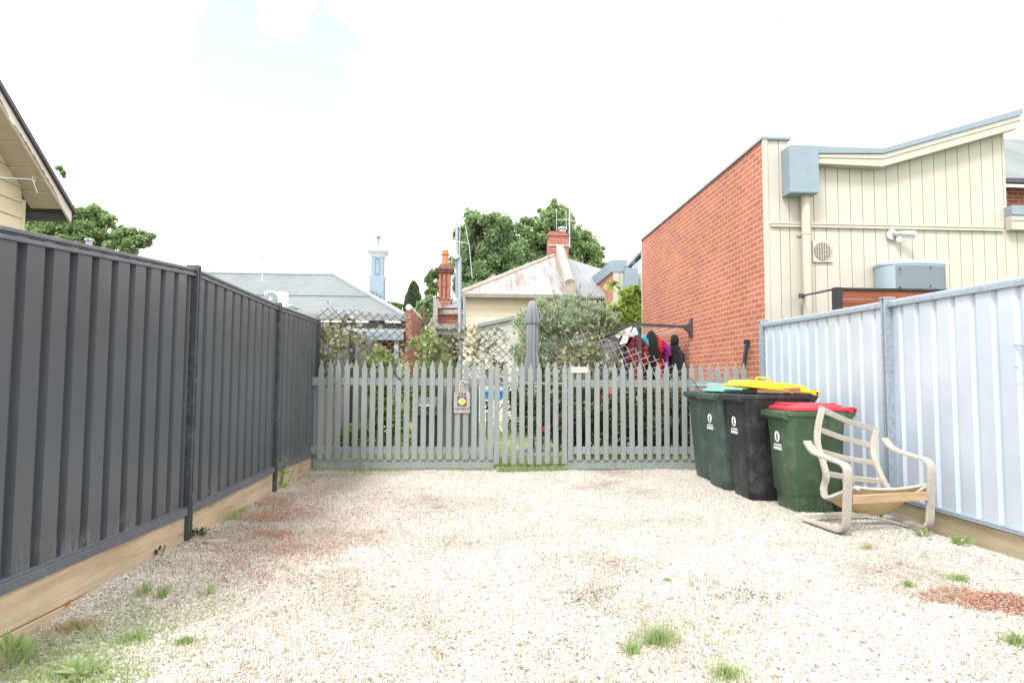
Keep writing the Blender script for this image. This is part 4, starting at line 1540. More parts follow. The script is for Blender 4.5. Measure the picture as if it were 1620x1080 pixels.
# solar panel frame on that roof
po = P(1003, 410, NY + 1.2)
sp = empty('solar_panel', po, 'tilted solar panel seen from below above the farther brick house', 'solar panel')
u0, u1 = P(988, 424, NY + 0.6), P(1030, 377, NY + 0.6)
dirv = (u1 - u0)
m = MB()
m.prism([u0, u1, u1 + Vector((0, 0, -0.06)), u0 + Vector((0, 0, -0.06))], (0.25, 1.1, -0.16))
m.build('panel', M_bluegrey, sp, po)
m = MB()
for t in (0.15, 0.45, 0.75):
    p = u0.lerp(u1, t) + Vector((0.08, 0.40, -0.15))
    m.bar(p, p + Vector((0.2, 0.0, 0.17)), 0.25, 0.05)
m.build('junction_box', M_black, sp, po)
m = MB()
p, qq = P(1000, 424, NY + 0.55), P(1030, 396, NY + 0.55)
m.bar(p, qq, 0.06, 0.06)
m.bar(qq, qq - Vector((0, 0, 1.2)), 0.06, 0.06)
m.bar(p + Vector((0.15, 0, -0.3)), qq + Vector((0, 0, -0.9)), 0.05, 0.05)
m.build('support_rail', M_steel, sp, po)

# brick neighbour at the far right edge
EY = 14.0
eo = Vector((13, 15, 0))
eb = empty('brick_house', eo, 'red brick house with a grey roof showing at the right edge behind the cream wall', 'house')
e0, e1 = P(1575, 302, EY), P(1800, 300, EY)
ze = P(1600, 296, EY).z
m = MB()
m.box(e0.x, e1.x, EY, EY + 6, -0.1, ze)
m.build('brick_wall', M_brick_old, eb, eo)
m = MB()
m.prism([(e0.x - 0.6, EY - 0.4, ze + 0.02), (e1.x, EY - 0.4, ze + 0.02), (e1.x, EY + 3, ze + 2.4), (e0.x + 1.6, EY + 3, ze + 2.4)], (0, 0.02, -0.08))
m.build('roof', M_roof_grey, eb, eo)
m = MB()
m.box(e0.x - 0.6, e1.x, EY - 0.55, EY - 0.41, ze - 0.07, ze + 0.03)
m.build('gutter', M_darkgrey, eb, eo)

# ------------------------------------------------------------------ weatherboard house at the left edge
WX, BGX = -6.0, -5.6
wo = Vector((-8, 5, 0))
wh = empty('weatherboard_house', wo, 'yellow weatherboard gabled house at the left edge behind the dark fence', 'house')
tip = PXP(112, 328, BGX)
_p0 = PXP(0, 137, BGX)
slope = (_p0.z - tip.z) / (tip.y - _p0.y)
ridgeY = 3.2


def rake(y, off=0.0):
    return tip.z + (tip.y - y) * slope + off


wy1 = PXP(34, 300, WX).y
m = MB()
pitch = 0.205
z = 0.0
while z < 8.2:
    z1 = z + pitch
    # far end clipped by the rake
    def yend(zz):
        return min(wy1, tip.y - (zz - (tip.z - 0.165)) / slope)
    ya, yb = yend(z), yend(z1)
    if yb > 1.0:
        x0, x1 = WX + 0.024, WX + 0.006
        m.add([(x0, 0.5, z), (x0, ya, z), (x1, yb, z1), (x1, 0.5, z1), (WX - 0.05, 0.5, z), (WX - 0.05, ya, z), (WX - 0.05, yb, z1), (WX - 0.05, 0.5, z1)],
              [(0, 1, 2, 3), (0, 4, 5, 1), (1, 5, 6, 2), (4, 7, 6, 5), (3, 2, 6, 7)])
    z = z1
m.build('wall', M_yellow_board, wh, wo)
m = MB()
m.box(WX - 0.05, WX + 0.035, wy1 + 0.001, wy1 + 0.045, -0.1, rake(wy1, -0.3))
m.box(-12, WX - 0.051, wy1 - 0.05, wy1 + 0.02, -0.1, rake(wy1, -0.3))
m.build('corner_board', M_yellow_board, wh, wo)


def sloped(x0, x1, y0, y1, o0, o1, name, mt, bevel=0.0):
    m_ = MB()
    m_.prism([(x0, y0, rake(y0, o0)), (x0, y1, rake(y1, o0)), (x0, y1, rake(y1, o1)), (x0, y0, rake(y0, o1))], (x1 - x0, 0, 0))
    return m_.build(name, mt, wh, wo, bevel=bevel)


m = MB()
yy = ridgeY
while yy < tip.y - 0.15:
    y2 = min(yy + 0.30, tip.y - 0.12)
    m.prism([(WX - 0.04, yy, rake(yy, -0.165)), (WX - 0.04, y2 - 0.008, rake(y2 - 0.018, -0.165)), (WX - 0.04, y2 - 0.018, rake(y2 - 0.018, -0.145)), (WX - 0.04, yy, rake(yy, -0.145))], (BGX - WX + 0.015, 0, 0))
    yy = y2
m.build('soffit', M_soffit, wh, wo)
m = MB()
m.prism([(BGX - 0.024, ridgeY, rake(ridgeY, -0.195)), (BGX - 0.024, tip.y + 0.02, rake(tip.y + 0.02, -0.195)), (BGX - 0.024, tip.y + 0.02, rake(tip.y + 0.02, -0.05)), (BGX - 0.024, ridgeY, rake(ridgeY, -0.05))], (0.03, 0, 0))
m.build('barge_board', M_barge, wh, wo, bevel=0.004)
# irregular bare-timber patches where the paint has flaked off the lower edge
for (fa, fb, hh) in ((0.25, 1.15, 0.055), (1.22, 3.4, 0.075)):
    ya, yb = tip.y - fb, tip.y - fa
    nn = 46
    lo_, hi_ = [], []
    for k in range(nn + 1):
        y_ = ya + (yb - ya) * k / nn
        env = math.sin(math.pi * k / nn) ** 0.4
        o_ = -0.190 + 0.010 * random.random()
        lo_.append((BGX + 0.0065, y_, rake(y_, o_)))
        hi_.append((BGX + 0.0065, y_, rake(y_, o_ + 0.006 + env * hh * (0.45 + 0.35 * math.sin(k * 0.7) ** 2 + 0.3 * random.random()))))
    m = MB()
    m.add(lo_ + hi_, [(k, k + 1, nn + 2 + k, nn + 1 + k) for k in range(nn)])
    m.build('bare_timber', M_bare, wh, wo)
sloped(BGX - 0.03, BGX + 0.045, ridgeY, tip.y + 0.06, -0.048, 0.012, 'barge_cap', M_roof_dark)
sloped(-14, BGX - 0.031, ridgeY, tip.y + 0.12, -0.06, 0.0, 'roof', M_roof_dark)
m = MB()
p = PXP(60, 286, WX + 0.05)
m.box(WX + 0.03, BGX - 0.03, wy1 - 0.10, wy1 - 0.03, p.z - 0.08, p.z + 0.02)
m.build('eave_beam', M_soffit, wh, wo)
m = MB()
m.prism([(WX - 0.3, wy1 + 0.05, rake(wy1, -0.25)), (WX - 0.3, wy1 + 0.32, rake(wy1 + 0.32, -0.26)), (WX - 0.3, wy1 + 0.32, rake(wy1 + 0.32, -0.40)), (WX - 0.3, wy1 + 0.05, rake(wy1, -0.40))], (0.05, 0, 0))
m.build('eave_bracket', M_soffit, wh, wo)
m = MB()
m.box(-14, BGX - 0.05, tip.y + 0.02, tip.y + 0.16, rake(tip.y, -0.17), rake(tip.y, -0.07))
m.build('gutter', M_roof_dark, wh, wo, bevel=0.01)
m = MB()
kn = PXP(52, 284, -5.72)
m.tube([PXP(-60, 277, -5.95), kn], 0.006, 6)
m.tube([kn, kn + Vector((0.02, 0, -0.06)), kn + Vector((0.03, 0.05, -0.16))], 0.005, 6)
for k in range(3):
    t0 = k * 2.1
    m.tube([kn + Vector((0.01, 0.028 * math.cos(t), 0.035 * math.sin(t))) for t in np.linspace(t0, t0 + 5.2, 9)], 0.005, 6)
tag(m.build('rope', M_white, None, kn, smooth=True), 'thin white rope knotted under the eave of the yellow weatherboard house', 'rope')

# flue pipe beyond the left fence
fp = P(141, 385, 12.0)
m = MB()
m.lathe([(0.05, -2.2), (0.05, 0.04), (0.075, 0.045), (0.075, 0.085), (0.04, 0.095)], fp, 12)
tag(m.build('flue_pipe', M_steel, None, (fp.x, fp.y, fp.z - 2.2), smooth=True), 'short grey metal flue pipe poking above the dark fence', 'flue pipe')

# ------------------------------------------------------------------ grey hip-roofed house
RY, EYv = 25.0, 19.0
gh_o = Vector((-7, 22, 0))
gh = empty('grey_roof_house', gh_o, 'house with a large grey corrugated hip roof behind the dark fence', 'house')
rl = P(250, 428, RY)
rr = P(530, 435, RY)
el = P(250, 500, EYv)
er = P(641, 499, EYv)
eb2 = Vector((er.x + 0.4, 31.0, er.z))
zr_ = rr.z
ze_ = er.z
rl = Vector((-13, RY, zr_))
rr = Vector((rr.x, RY, zr_))
el = Vector((-15, EYv, ze_))
er = Vector((er.x, EYv, ze_))
th = Vector((0, 0, -0.1))
m = MB()
m.prism([el, er, rr, rl], th)
m.build('roof_front', M_roof_grey, gh, gh_o)
m = MB()
m.prism([er + Vector((0.002, 0, 0)), eb2, rr + Vector((0.01, 0, -0.002))], th)
m.build('roof_side', roof_mat('grey_roof_side', (0.20, 0.225, 0.225), axis=1), gh, gh_o)
m = MB()
m.tube([rl, rr], 0.09, 8)
m.tube([rr, er], 0.09, 8)
m.build('ridge_cap', M_ridge, gh, gh_o, smooth=True)
# lap line across the sheets
m = MB()
la, lb = el.lerp(rl, 0.40), er.lerp(rr, 0.40)
m.bar(la + Vector((0, -0.02, 0.012)), lb + Vector((0, -0.02, 0.012)), 0.05, 0.025)
m.build('sheet_lap', M_ridge, gh, gh_o)
m = MB()
m.box(-15, er.x + 0.06, EYv - 0.14, EYv - 0.002, ze_ - 0.17, ze_ + 0.02)
m.build('gutter', M_ridge, gh, gh_o)
m = MB()
m.box(-15, er.x - 0.1, EYv + 0.25, EYv + 0.35, -0.1, ze_ - 0.2)
m.build('wall', mat('grey_wall_paint', (0.17, 0.20, 0.22), 0.7), gh, gh_o)
vr0, vr1 = P(540, 516, 18.6), P(640, 525.5, 17.4)
m = MB()
m.prism([(-7.0, 19.1, vr0.z), (er.x + 0.1, 19.1, vr0.z), (er.x + 0.1, 17.4, vr1.z), (-7.0, 17.4, vr1.z)], (0, 0, -0.05))
m.build('verandah_roof', M_roof_white, gh, gh_o)
m = MB()
m.box(-7, er.x + 0.15, 17.28, 17.39, vr1.z - 0.22, vr1.z - 0.0)
for x in (-5.6, -3.6, er.x - 0.05):
    m.box(x - 0.06, x + 0.06, 17.40, 17.52, -0.1, vr1.z - 0.05)
m.build('verandah_beam', M_bluegrey, gh, gh_o)
m = MB()
m.box(-7, er.x, 18.9, 19.2, -0.1, vr0.z - 0.1)
m.build('brick_wall', M_brick_old, gh, gh_o)
# rendered chimney
cb = P(597, 470, 25.6)
w2 = 0.285
m = MB()
ctop = P(597, 407, 25.6).z
cmid = P(597, 437, 25.6).z
m.box(cb.x - w2, cb.x + w2, 25.6 - w2, 25.6 + w2, 0.5, cmid)
m.box(cb.x - w2 * 0.86, cb.x + w2 * 0.86, 25.6 - w2 * 0.86, 25.6 + w2 * 0.86, cmid + 0.001, ctop)
chm = m.build('chimney', M_render_blue, gh, gh_o, bevel=0.01)
m = MB()
zc_ = P(597, 435, 25.6).z
zd_ = P(597, 410, 25.6).z
yf = 25.6 - w2 * 0.86
for (xa, xb, za, zb_) in ((-0.10, -0.07, zc_, zd_), (0.07, 0.10, zc_, zd_), (-0.069, 0.069, zd_ - 0.03, zd_), (-0.069, 0.069, zc_, zc_ + 0.03)):
    m.box(cb.x + xa, cb.x + xb, yf - 0.03, yf - 0.002, za, zb_)
m.build('chimney_moulding', M_render_blue, chm, gh_o)
m = MB()
c_ = Vector((cb.x, 25.6, ctop))
sq = 2 ** 0.5


def sqring(h, z):
    return [c_ + Vector((sx * h, sy * h, z)) for sx, sy in ((-1, -1), (1, -1), (1, 1), (-1, 1))]


m.rings([sqring(w2 * 0.9, -0.02), sqring(w2 * 0.95, 0.03), sqring(w2 * 1.25, 0.16), sqring(w2 * 1.42, 0.19), sqring(w2 * 1.42, 0.27), sqring(w2 * 1.2, 0.33), sqring(w2 * 1.0, 0.42)])
m.build('chimney_cornice', M_white, chm, gh_o)
m = MB()
m.lathe([(0.09, 0.42), (0.06, 0.60), (0.055, 0.78), (0.12, 0.80), (0.12, 0.86)], c_, 12)
m.build('chimney_pot', M_bluegrey, chm, gh_o, smooth=True)
m = MB()
for k in range(4):
    p = P(587 + k * 6, 461 + k * 3.2, 24.9)
    m.box(p.x - 0.1, p.x + 0.1, 24.8, 25.1, p.z - 0.12, p.z + 0.02)
m.build('chimney_flashing', M_ridge, chm, gh_o)
# split-system unit on the roof
a0, a1 = P(417, 495, 19.4), P(452, 461, 19.4)
ao = Vector(((a0.x + a1.x) / 2, 19.4, a0.z))
ac = empty('split_system', ao, 'white air conditioner outdoor unit with a round fan on the grey roof', 'air conditioner')
m = MB()
m.box(a0.x, a1.x, 19.4, 19.75, a0.z, a1.z)
m.build('cabinet', M_white, ac, ao, bevel=0.02)
fc = P(428.5, 473, 19.4)
m = MB()
rad = 0.21
m.tube([(fc.x, 19.385, fc.z), (fc.x, 19.398, fc.z)], rad, 24)
fo = m.build('fan_grille', mat('fan_grille_grey', (0.22, 0.27, 0.31), 0.5, 0.2, 60), ac, ao)
m = MB()
m.tube([(fc.x, 19.37, fc.z), (fc.x, 19.384, fc.z)], 0.05, 14)
for k in range(8):
    t = k * math.pi / 4
    m.bar((fc.x, 19.38, fc.z), (fc.x + rad * math.cos(t), 19.38, fc.z + rad * math.sin(t)), 0.006, 0.02, (0, 1, 0))
m.build('fan_hub', M_white, fo, ao)
m = MB()
m.box(a0.x, a1.x + 0.3, 19.42, 19.5, a0.z - 0.06, a0.z - 0.002)
m.tube([P(455, 485, 19.5), P(462, 483, 19.5), P(468, 487, 19.6), P(474, 486, 19.8)], 0.03, 6)
m.build('mounting_bracket', M_steel, ac, ao)


def antenna(name, base, top, label, booms, group=None):
    """booms: list of (point on the mast as fraction, dx, dy, dz, n elements, element length, vertical?)"""
    o = empty(name, base, label, 'antenna', group)
    m_ = MB()
    m_.tube([base, top], 0.022 if base.y < 22 else 0.026, 6)
    m_.build('mast', M_wire, o, base)
    for (f, d, n_, el_, e_dir) in booms:
        c = Vector(base).lerp(Vector(top), f)
        d = Vector(d)
        m_ = MB()
        m_.tube([c - d * 0.45, c + d * 0.55], 0.014, 5)
        for k in range(n_):
            p_ = c - d * 0.45 + d * (k / max(1, n_ - 1))
            e = Vector(e_dir) * el_ / 2 * (1 - 0.35 * k / n_)
            m_.tube([p_ - e, p_ + e], 0.009, 4)
        m_.build('boom', M_wire, o, base)
    return o


antenna('tv_antenna', P(415, 446, 21.5), P(415, 404, 21.5), 'thin television antenna on the grey corrugated hip roof',
        [(0.95, (0.1, 0.5, 0), 4, 0.35, (1, 0.2, 0)), (0.6, (0.1, 0.5, 0), 4, 0.45, (1, 0.2, 0)), (0.75, (0.25, 0, 0.0), 3, 0.9, (0, 0, 1))])

# ------------------------------------------------------------------ rendered-cap brick wall
wx = P(651, 490, 18.0).x
bo = Vector((wx, 19, 0))
bw = empty('brick_divider', bo, 'red brick dividing wall with a white domed cap behind the trellis', 'wall')
zt0 = P(651, 486, 18.0).z
m = MB()
m.box(wx - 0.155, wx, 16.9, 21.6, -0.1, zt0 - 1.35)
m.box(wx - 0.155, wx, 18.0, 21.6, zt0 - 1.349, zt0)
m.build('brick_wall', M_brick_old, bw, bo)
m = MB()
m.tube([(wx - 0.078, 17.97, zt0), (wx - 0.078, 21.65, zt0)], 0.085, 12)
m.build('wall_cap', M_white, bw, bo, smooth=True)
m = MB()
m.tube([(wx + 0.06, 21.5, 1.0), (wx + 0.06, 21.5, zt0 + 0.35)], 0.035, 8)
m.build('rusty_pipe', M_deck, bw, bo, smooth=True)

# ------------------------------------------------------------------ yellow weatherboard cottage with rusty roof
YH = 20.0
yo = Vector((1, 22, 0))
yh = empty('weatherboard_cottage', yo, 'cream weatherboard cottage with a rusty corrugated hip roof in the centre', 'house')
yl, yr = P(734, 480, YH).x, P(925, 480, YH).x
zev = P(733, 467, YH).z
m = MB()
z = 0.0
k = 0
while z < zev - 0.05:
    z1 = min(z + 0.19, zev)
    m.add([(yl, YH - 0.022, z), (yr, YH - 0.022, z), (yr, YH - 0.004, z1), (yl, YH - 0.004, z1), (yl, YH + 0.1, z), (yr, YH + 0.1, z), (yr, YH + 0.1, z1), (yl, YH + 0.1, z1)],
          [(0, 1, 2, 3), (0, 4, 5, 1), (1, 5, 6, 2), (0, 3, 7, 4), (3, 2, 6, 7)])
    z = z1
m.build('wall', M_yellow_board2, yh, yo)
m = MB()
m.box(yl - 0.03, yl + 0.09, YH - 0.04, YH - 0.023, -0.1, zev)
m.box(yl - 0.03, yl - 0.001, YH - 0.022, YH + 6, -0.1, zev)
m.build('corner_board', M_yellow_board2, yh, yo)
apex = P(882, 405, 24.5)
A0 = Vector((yl - 0.15, YH - 0.25, zev + 0.02))
A1 = P(903, 467, YH - 0.25)
A1.z = A0.z
m = MB()
m.prism([A0, A1, Vector((apex.x + 0.25, apex.y, apex.z)), Vector((apex.x - 0.15, apex.y, apex.z))], (0, 0, -0.07))
m.build('roof_front', M_roof_rust, yh, yo)
m = MB()
m.prism([A0 + Vector((-0.002, 0, 0)), Vector((apex.x - 0.16, apex.y, apex.z - 0.002)), Vector((yl - 0.15, 29, zev))], (0, 0, -0.07))
m.build('roof_side', M_roof_white, yh, yo)
m = MB()
m.tube([A0 + Vector((0, 0, 0.02)), Vector((apex.x - 0.15, apex.y, apex.z + 0.02))], 0.075, 8)
m.build('hip_cap', mat('rusty_ridge', (0.44, 0.36, 0.31), 0.7, 0.3, 4, dirt=(0.27, 0.13, 0.08), dirt_amt=0.8), yh, yo, smooth=True)
m = MB()
m.box(A0.x - 0.02, P(905, 467, YH).x, YH - 0.36, YH - 0.252, zev - 0.10, zev + 0.015)
m.build('gutter', mat('old_gutter', (0.25, 0.23, 0.21), 0.6, 0.2, 6), yh, yo)
# right hand roof plane of the same cottage
r0 = P(903, 470, YH - 0.2)
r1 = P(950, 429, 24.5)
m = MB()
rt_ = Vector((apex.x + 0.35, apex.y + 0.1, apex.z - 0.05))
m.prism([Vector((r0.x, YH - 0.2, zev)), Vector((r0.x + 3.0, YH - 0.2, zev)), Vector((r1.x + 0.3, 24.5, r1.z)), rt_], (0, 0, -0.07))
m.build('roof_right', M_roof_white, yh, yo)
# parapet wall between the planes
w0, w1 = P(902, 449, YH - 0.3), P(886, 394, 24.0)
m = MB()
m.tube([w0, w0.lerp(w1, 0.5), w1], 0.17, 10)
m.box(w0.x - 0.17, w0.x + 0.17, YH - 0.42, YH - 0.15, 2.6, w0.z)
m.prism([w0 + Vector((-0.15, 0.15, -1.4)), w1 + Vector((-0.15, 0, -1.2)), w1 + Vector((-0.15, 0, 0)), w0 + Vector((-0.15, 0.15, 0))], (0.3, 0, 0))
m.build('parapet', M_stone, yh, yo, smooth=True)
# chimney
c0, c1 = P(868.5, 410, 25.0), P(899.5, 368, 25.0)
m = MB()
m.box(c0.x, c1.x, 25.0, 25.8, 2.0, c1.z - 0.14)
m.box(c0.x - 0.04, c1.x + 0.04, 24.96, 25.84, c1.z - 0.139, c1.z - 0.05)
m.box(c0.x, c1.x - 0.1, 25.0, 25.8, c1.z - 0.049, c1.z + 0.05)
chm = m.build('chimney', M_brick_old, yh, yo)
m = MB()
zb_ = P(884, 388, 25).z
m.box(c0.x - 0.02, c1.x + 0.02, 24.97, 24.998, zb_ - 0.05, zb_ + 0.05)
m.build('chimney_band', M_stone, chm, yo)
m = MB()
cf = P(890, 366, 25.3)
m.lathe([(0.12, -0.3), (0.12, 0.08), (0.19, 0.09), (0.19, 0.15), (0.05, 0.2)], cf, 12)
m.build('flue', M_steel, chm, yo, smooth=True)
# little gable roof behind
m = MB()
g0, g1, g2 = P(740, 463, 26), P(781, 433, 26), P(789, 438, 26)
m.prism([g0, P(800, 463, 26), g2, g1], (0, 3, 0))
m.build('rear_gable', M_roof_white, yh, yo)
# lean-to with sloping roof edge and white brick base
m = MB()
l0, l1 = P(755, 512, 18.0), P(815, 499, 18.0)
m.prism([l0, l1, l1 - Vector((0, 0, 0.10)), l0 - Vector((0, 0, 0.10))], (0, 1.9, 0))
m.build('leanto_roof', M_ridge, yh, yo)
m = MB()
l2 = P(733, 514, 18.05)
m.box(l2.x, l0.x, 18.05, 18.15, 1.75, l2.z)
m.build('leanto_board', M_yellow_board2, yh, yo)
m = MB()
wr = P(823, 560, 18.1).x
wt0, wt1 = l0.z - 0.12, l1.z - 0.12
m.prism([(l0.x, 18.08, 1.75), (wr, 18.08, 1.75), (wr, 18.08, wt1 + 0.02), (l0.x, 18.08, wt0)], (0, 0.1, 0))
m.build('leanto_upper', M_greywhite, yh, yo)
m = MB()
m.box(l2.x, wr, 18.0, 18.2, -0.1, 1.749)
m.build('white_brick_wall', M_brick_white, yh, yo)
antenna('tv_antenna', P(901, 392, 25.0), P(901, 322, 25.0), 'tall television antenna standing beside the cottage chimney',
        [(0.99, (1.0, 1.0, 0.0), 7, 0.5, (0.6, -0.6, 0.5)), (0.62, (1.2, 0.2, 0), 4, 0.9, (0, 0.1, 1))])

# conduit mast with antenna, left of the cottage
mo = P(726, 545, 17.5)
ms = empty('service_mast', (mo.x, 17.5, 0), 'tall pale service mast with antenna arms at the cottage corner', 'mast')
mo = Vector((mo.x, 17.5, 0))
m = MB()
m.tube([(P(729.5, 560, 17.5).x, 17.5, 0), P(727, 407, 17.5)], 0.055, 10)
m.tube([P(722.5, 470, 17.6), P(722.5, 350, 17.6)], 0.035, 8)
m.tube([P(736, 548, 17.5), P(734, 470, 17.5)], 0.04, 8)
m.build('pole', M_zinc_rail, ms, mo, smooth=True)
m = MB()
for a_, b_ in (((700, 380), (742, 385)), ((742, 385), (747, 440)), ((736, 357), (741, 384)), ((728, 352), (725, 470))):
    m.tube([P(*a_, 17.55), P(*b_, 17.55)], 0.010, 5)
m.build('antenna_arm', M_wire, ms, mo)
m = MB()
p = P(720, 406, 17.5)
m.tube([p + Vector((0, 0.02, 0)), p + Vector((0.02, -0.12, 0))], [0.11, 0.09], 14)
m.box(p.x, p.x + 0.14, 17.5, 17.56, p.z - 0.03, p.z + 0.03)
m.build('insulator', M_steel, ms, mo, smooth=True)

# ------------------------------------------------------------------ brick house with tall chimney
TY = 23.5
to = P(703, 520, TY)
to.z = 0
tb = empty('chimney_house', to, 'red brick house with a tall panelled brick chimney and terracotta pot', 'house')
c0, c1 = P(692.5, 490, TY), P(714, 430, TY)
zcap, zbase = P(703, 431, TY).z, P(703, 486, TY).z
m = MB()
xa, xb = c0.x, c1.x
m.box(xa, xb, TY, TY + 0.55, 0.5, zbase + 0.3)
m.box(xa + 0.03, xb - 0.03, TY + 0.03, TY + 0.52, zbase + 0.301, zcap)
wd = (xb - xa)
for k in (0.0, 0.33, 0.66):
    m.box(xa + 0.01 + wd * (k + 0.03), xa + 0.01 + wd * (k + 0.22), TY - 0.03, TY + 0.029, zbase + 0.302, zcap - 0.06)
chm = m.build('chimney', M_brick_old, tb, to)
m = MB()
m.box(xa - 0.05, xb + 0.05, TY - 0.06, TY + 0.6, zcap + 0.001, zcap + 0.10)
m.box(xa - 0.10, xb + 0.10, TY - 0.11, TY + 0.65, zcap + 0.101, zcap + 0.17)
m.rings([[Vector((xa - 0.02 + s * (wd + 0.04) * (1 if i in (1, 2) else 0) + (0.0), TY - 0.02 if i in (0, 1) else TY + 0.57, zcap + 0.171)) for i, s in ((0, 1), (1, 1), (2, 1), (3, 1))],
         [Vector((xa + 0.06 + (wd - 0.12) * (1 if i in (1, 2) else 0), TY + 0.06 if i in (0, 1) else TY + 0.49, zcap + 0.34)) for i in range(4)]])
m.build('chimney_cap', mat('sooty_brick', (0.17, 0.085, 0.07), 0.9, 0.3, 8), chm, to)
cm = (xa + xb) / 2
m = MB()
m.lathe([(0.14, zcap + 0.34), (0.13, zcap + 0.55), (0.125, zcap + 0.70), (0.17, zcap + 0.71), (0.17, zcap + 0.77), (0.12, zcap + 0.78), (0.125, zcap + 0.90)], (cm, TY + 0.28, 0), 14)
m.build('chimney_pot', M_terracotta, chm, to, smooth=True)
m = MB()
w0, w1 = P(693, 512, TY - 0.5), P(735, 497, TY - 0.5)
m.box(w0.x, w1.x + 0.5, TY - 0.5, TY + 3, -0.1, w1.z)
m.build('brick_wall', M_brick_old, tb, to)
m = MB()
m.box(w0.x, w1.x + 0.3, TY - 0.62, TY - 0.501, w1.z - 0.02, P(700, 490, TY - 0.5).z)
m.build('fascia', M_stone, tb, to)
m = MB()
m.prism([P(699, 487, TY - 0.3), P(740, 487, TY - 0.3), P(745, 462, TY + 1.5)], (0, 0.1, -0.05))
m.build('roof', M_roof_white, tb, to)
m = MB()
p0, p1 = P(684.5, 540, TY - 0.9), P(692.5, 472, TY - 0.9)
m.box(p0.x, p1.x, TY - 0.9, TY + 2, -0.1, p1.z)
m.prism([P(692.6, 472, TY - 0.9), P(700, 487, TY - 0.9), P(692.6, 487, TY - 0.9)], (0, 0.3, 0))
m.prism([P(684.4, 500, TY - 0.9), P(684.4, 540, TY - 0.9), P(676, 540, TY - 0.9), P(677, 512, TY - 0.9)], (0, 0.4, 0))
m.build('parapet', M_stone, tb, to)
m = MB()
v0 = P(688, 512, 20.5)
v1 = P(733, 520, 20.5)
m.box(v0.x, v1.x, 20.5, 23, v1.z, v0.z)
m.box(v0.x + 0.1, v1.x, 20.6, 20.7, v1.z - 0.18, v1.z - 0.001)
m.build('verandah_roof', M_ridge, tb, to)
m = MB()
m.box(v0.x + 0.1, v1.x, 21.5, 21.6, -0.1, v1.z - 0.01)
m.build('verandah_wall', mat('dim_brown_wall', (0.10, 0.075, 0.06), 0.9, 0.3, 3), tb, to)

# ------------------------------------------------------------------ trees


def tree(name, label, lobes, Y, depth, leaf_len, per, mt, trunk_px, trunk_r, clump=0.24, group=None, shell=0.25):
    """lobes: (px, py, rx, ry) ellipses in the photo at distance Y -> 3-D ellipsoids of real size"""
    s = Y / F
    base = P(trunk_px, 600, Y)
    base.z = -0.1
    root = empty(name, base, label, 'tree', group)
    vs, fs, k = [], [], 0
    m_ = MB()
    top = P(lobes[0][0], lobes[0][1], Y)
    mid = Vector((base.x, Y, top.z * 0.45))
    m_.tube([base, base.lerp(mid, 0.5) + Vector((0.1, 0, 0)), mid, top], [trunk_r * 1.3, trunk_r, trunk_r * 0.75, trunk_r * 0.2], 10)
    for (px, py, rx, ry) in lobes:
        off = random.uniform(-depth, depth)
        c = P(px, py, Y + off)
        rad = (rx * s, min(rx, ry) * s * 1.0, ry * s)
        n = int(per * 0.85 * rx * ry)
        pts, cl = blob_points(c, rad, n, clump, max(10, int(rx * ry / 22)), shell)
        v, f = leaf_arrays(pts, leaf_len, leaf_len * 0.62)
        vs.append(v)
        fs.append(f + k)
        k += len(v)
        lk = min(1.0, rx / 30)
        m_.tube([mid, mid.lerp(c, 0.55) + Vector((0, 0, 0.2)), c], [trunk_r * 0.5 * lk, trunk_r * 0.3 * lk, trunk_r * 0.12 * lk], 6)
        for q_ in cl[:: max(1, len(cl) // 7)]:
            m_.tube([c, c.lerp(Vector(q_), 0.6) + Vector((0, 0, 0.05)), q_], [trunk_r * 0.08 * lk, trunk_r * 0.05 * lk, trunk_r * 0.02 * lk], 5)
    m_.build('trunk', M_bark, root, base, smooth=True)
    fast_mesh('crown', np.concatenate(vs), np.concatenate(fs), mt, root, org=base)
    return root


tree('broadleaf_tree', 'big leafy tree behind the tall brick chimney, left of the pair', [(762, 372, 34, 36), (741, 385, 22, 38), (790, 385, 30, 42), (768, 425, 48, 44), (735, 430, 22, 48), (812, 425, 30, 45),
      (765, 348, 14, 16), (786, 352, 14, 16), (744, 355, 12, 14), (722, 412, 9, 14), (780, 462, 50, 35)],
     45, 1.6, 0.25, 9.5, M_leaf_tree, 775, 0.45, 0.20)
tree('broadleaf_tree', 'big leafy tree behind the cottage chimney, right of the pair', [(880, 365, 34, 34), (876, 335, 16, 18), (856, 345, 15, 12), (900, 390, 42, 38), (850, 395, 28, 40), (930, 408, 24, 30), (880, 430, 50, 42),
      (832, 348, 10, 8), (846, 362, 16, 16), (826, 405, 22, 50), (925, 375, 18, 14), (945, 395, 12, 12), (948, 425, 14, 20), (840, 440, 30, 30)],
     47, 1.6, 0.25, 9.5, M_leaf_tree2, 885, 0.45, 0.20)
tree('broadleaf_tree', 'leafy green tree above the dark fence beside the weatherboard house', [(80, 352, 52, 32), (128, 352, 44, 26), (150, 338, 20, 14), (60, 378, 50, 30), (120, 378, 45, 26), (203, 382, 30, 20), (188, 372, 14, 12), (150, 395, 35, 20), (95, 268, 5, 6), (100, 276, 4, 5), (30, 340, 40, 30)],
     23, 0.8, 0.125, 15.0, M_leaf_tree2, 90, 0.22, 0.20)
tree('broadleaf_tree', 'pale loose tree behind the tall red chimney', [(690, 450, 16, 22), (682, 475, 12, 16), (697, 478, 16, 20)], 38, 0.6, 0.30, 6.0, M_leaf_pale, 692, 0.15)
tree('round_bush', 'green rounded bush between the cypress and the brick parapet', [(676, 488, 15, 18), (668, 500, 12, 16), (684, 500, 10, 16)], 31, 0.4, 0.24, 7.0, M_leaf_tree, 676, 0.1)
tree('small_tree', 'tiny hazy treetop beyond the grey hip roof', [(622, 482, 14, 5), (630, 485, 8, 5)], 60, 0.5, 0.4, 7.0, M_leaf_pale, 625, 0.1)

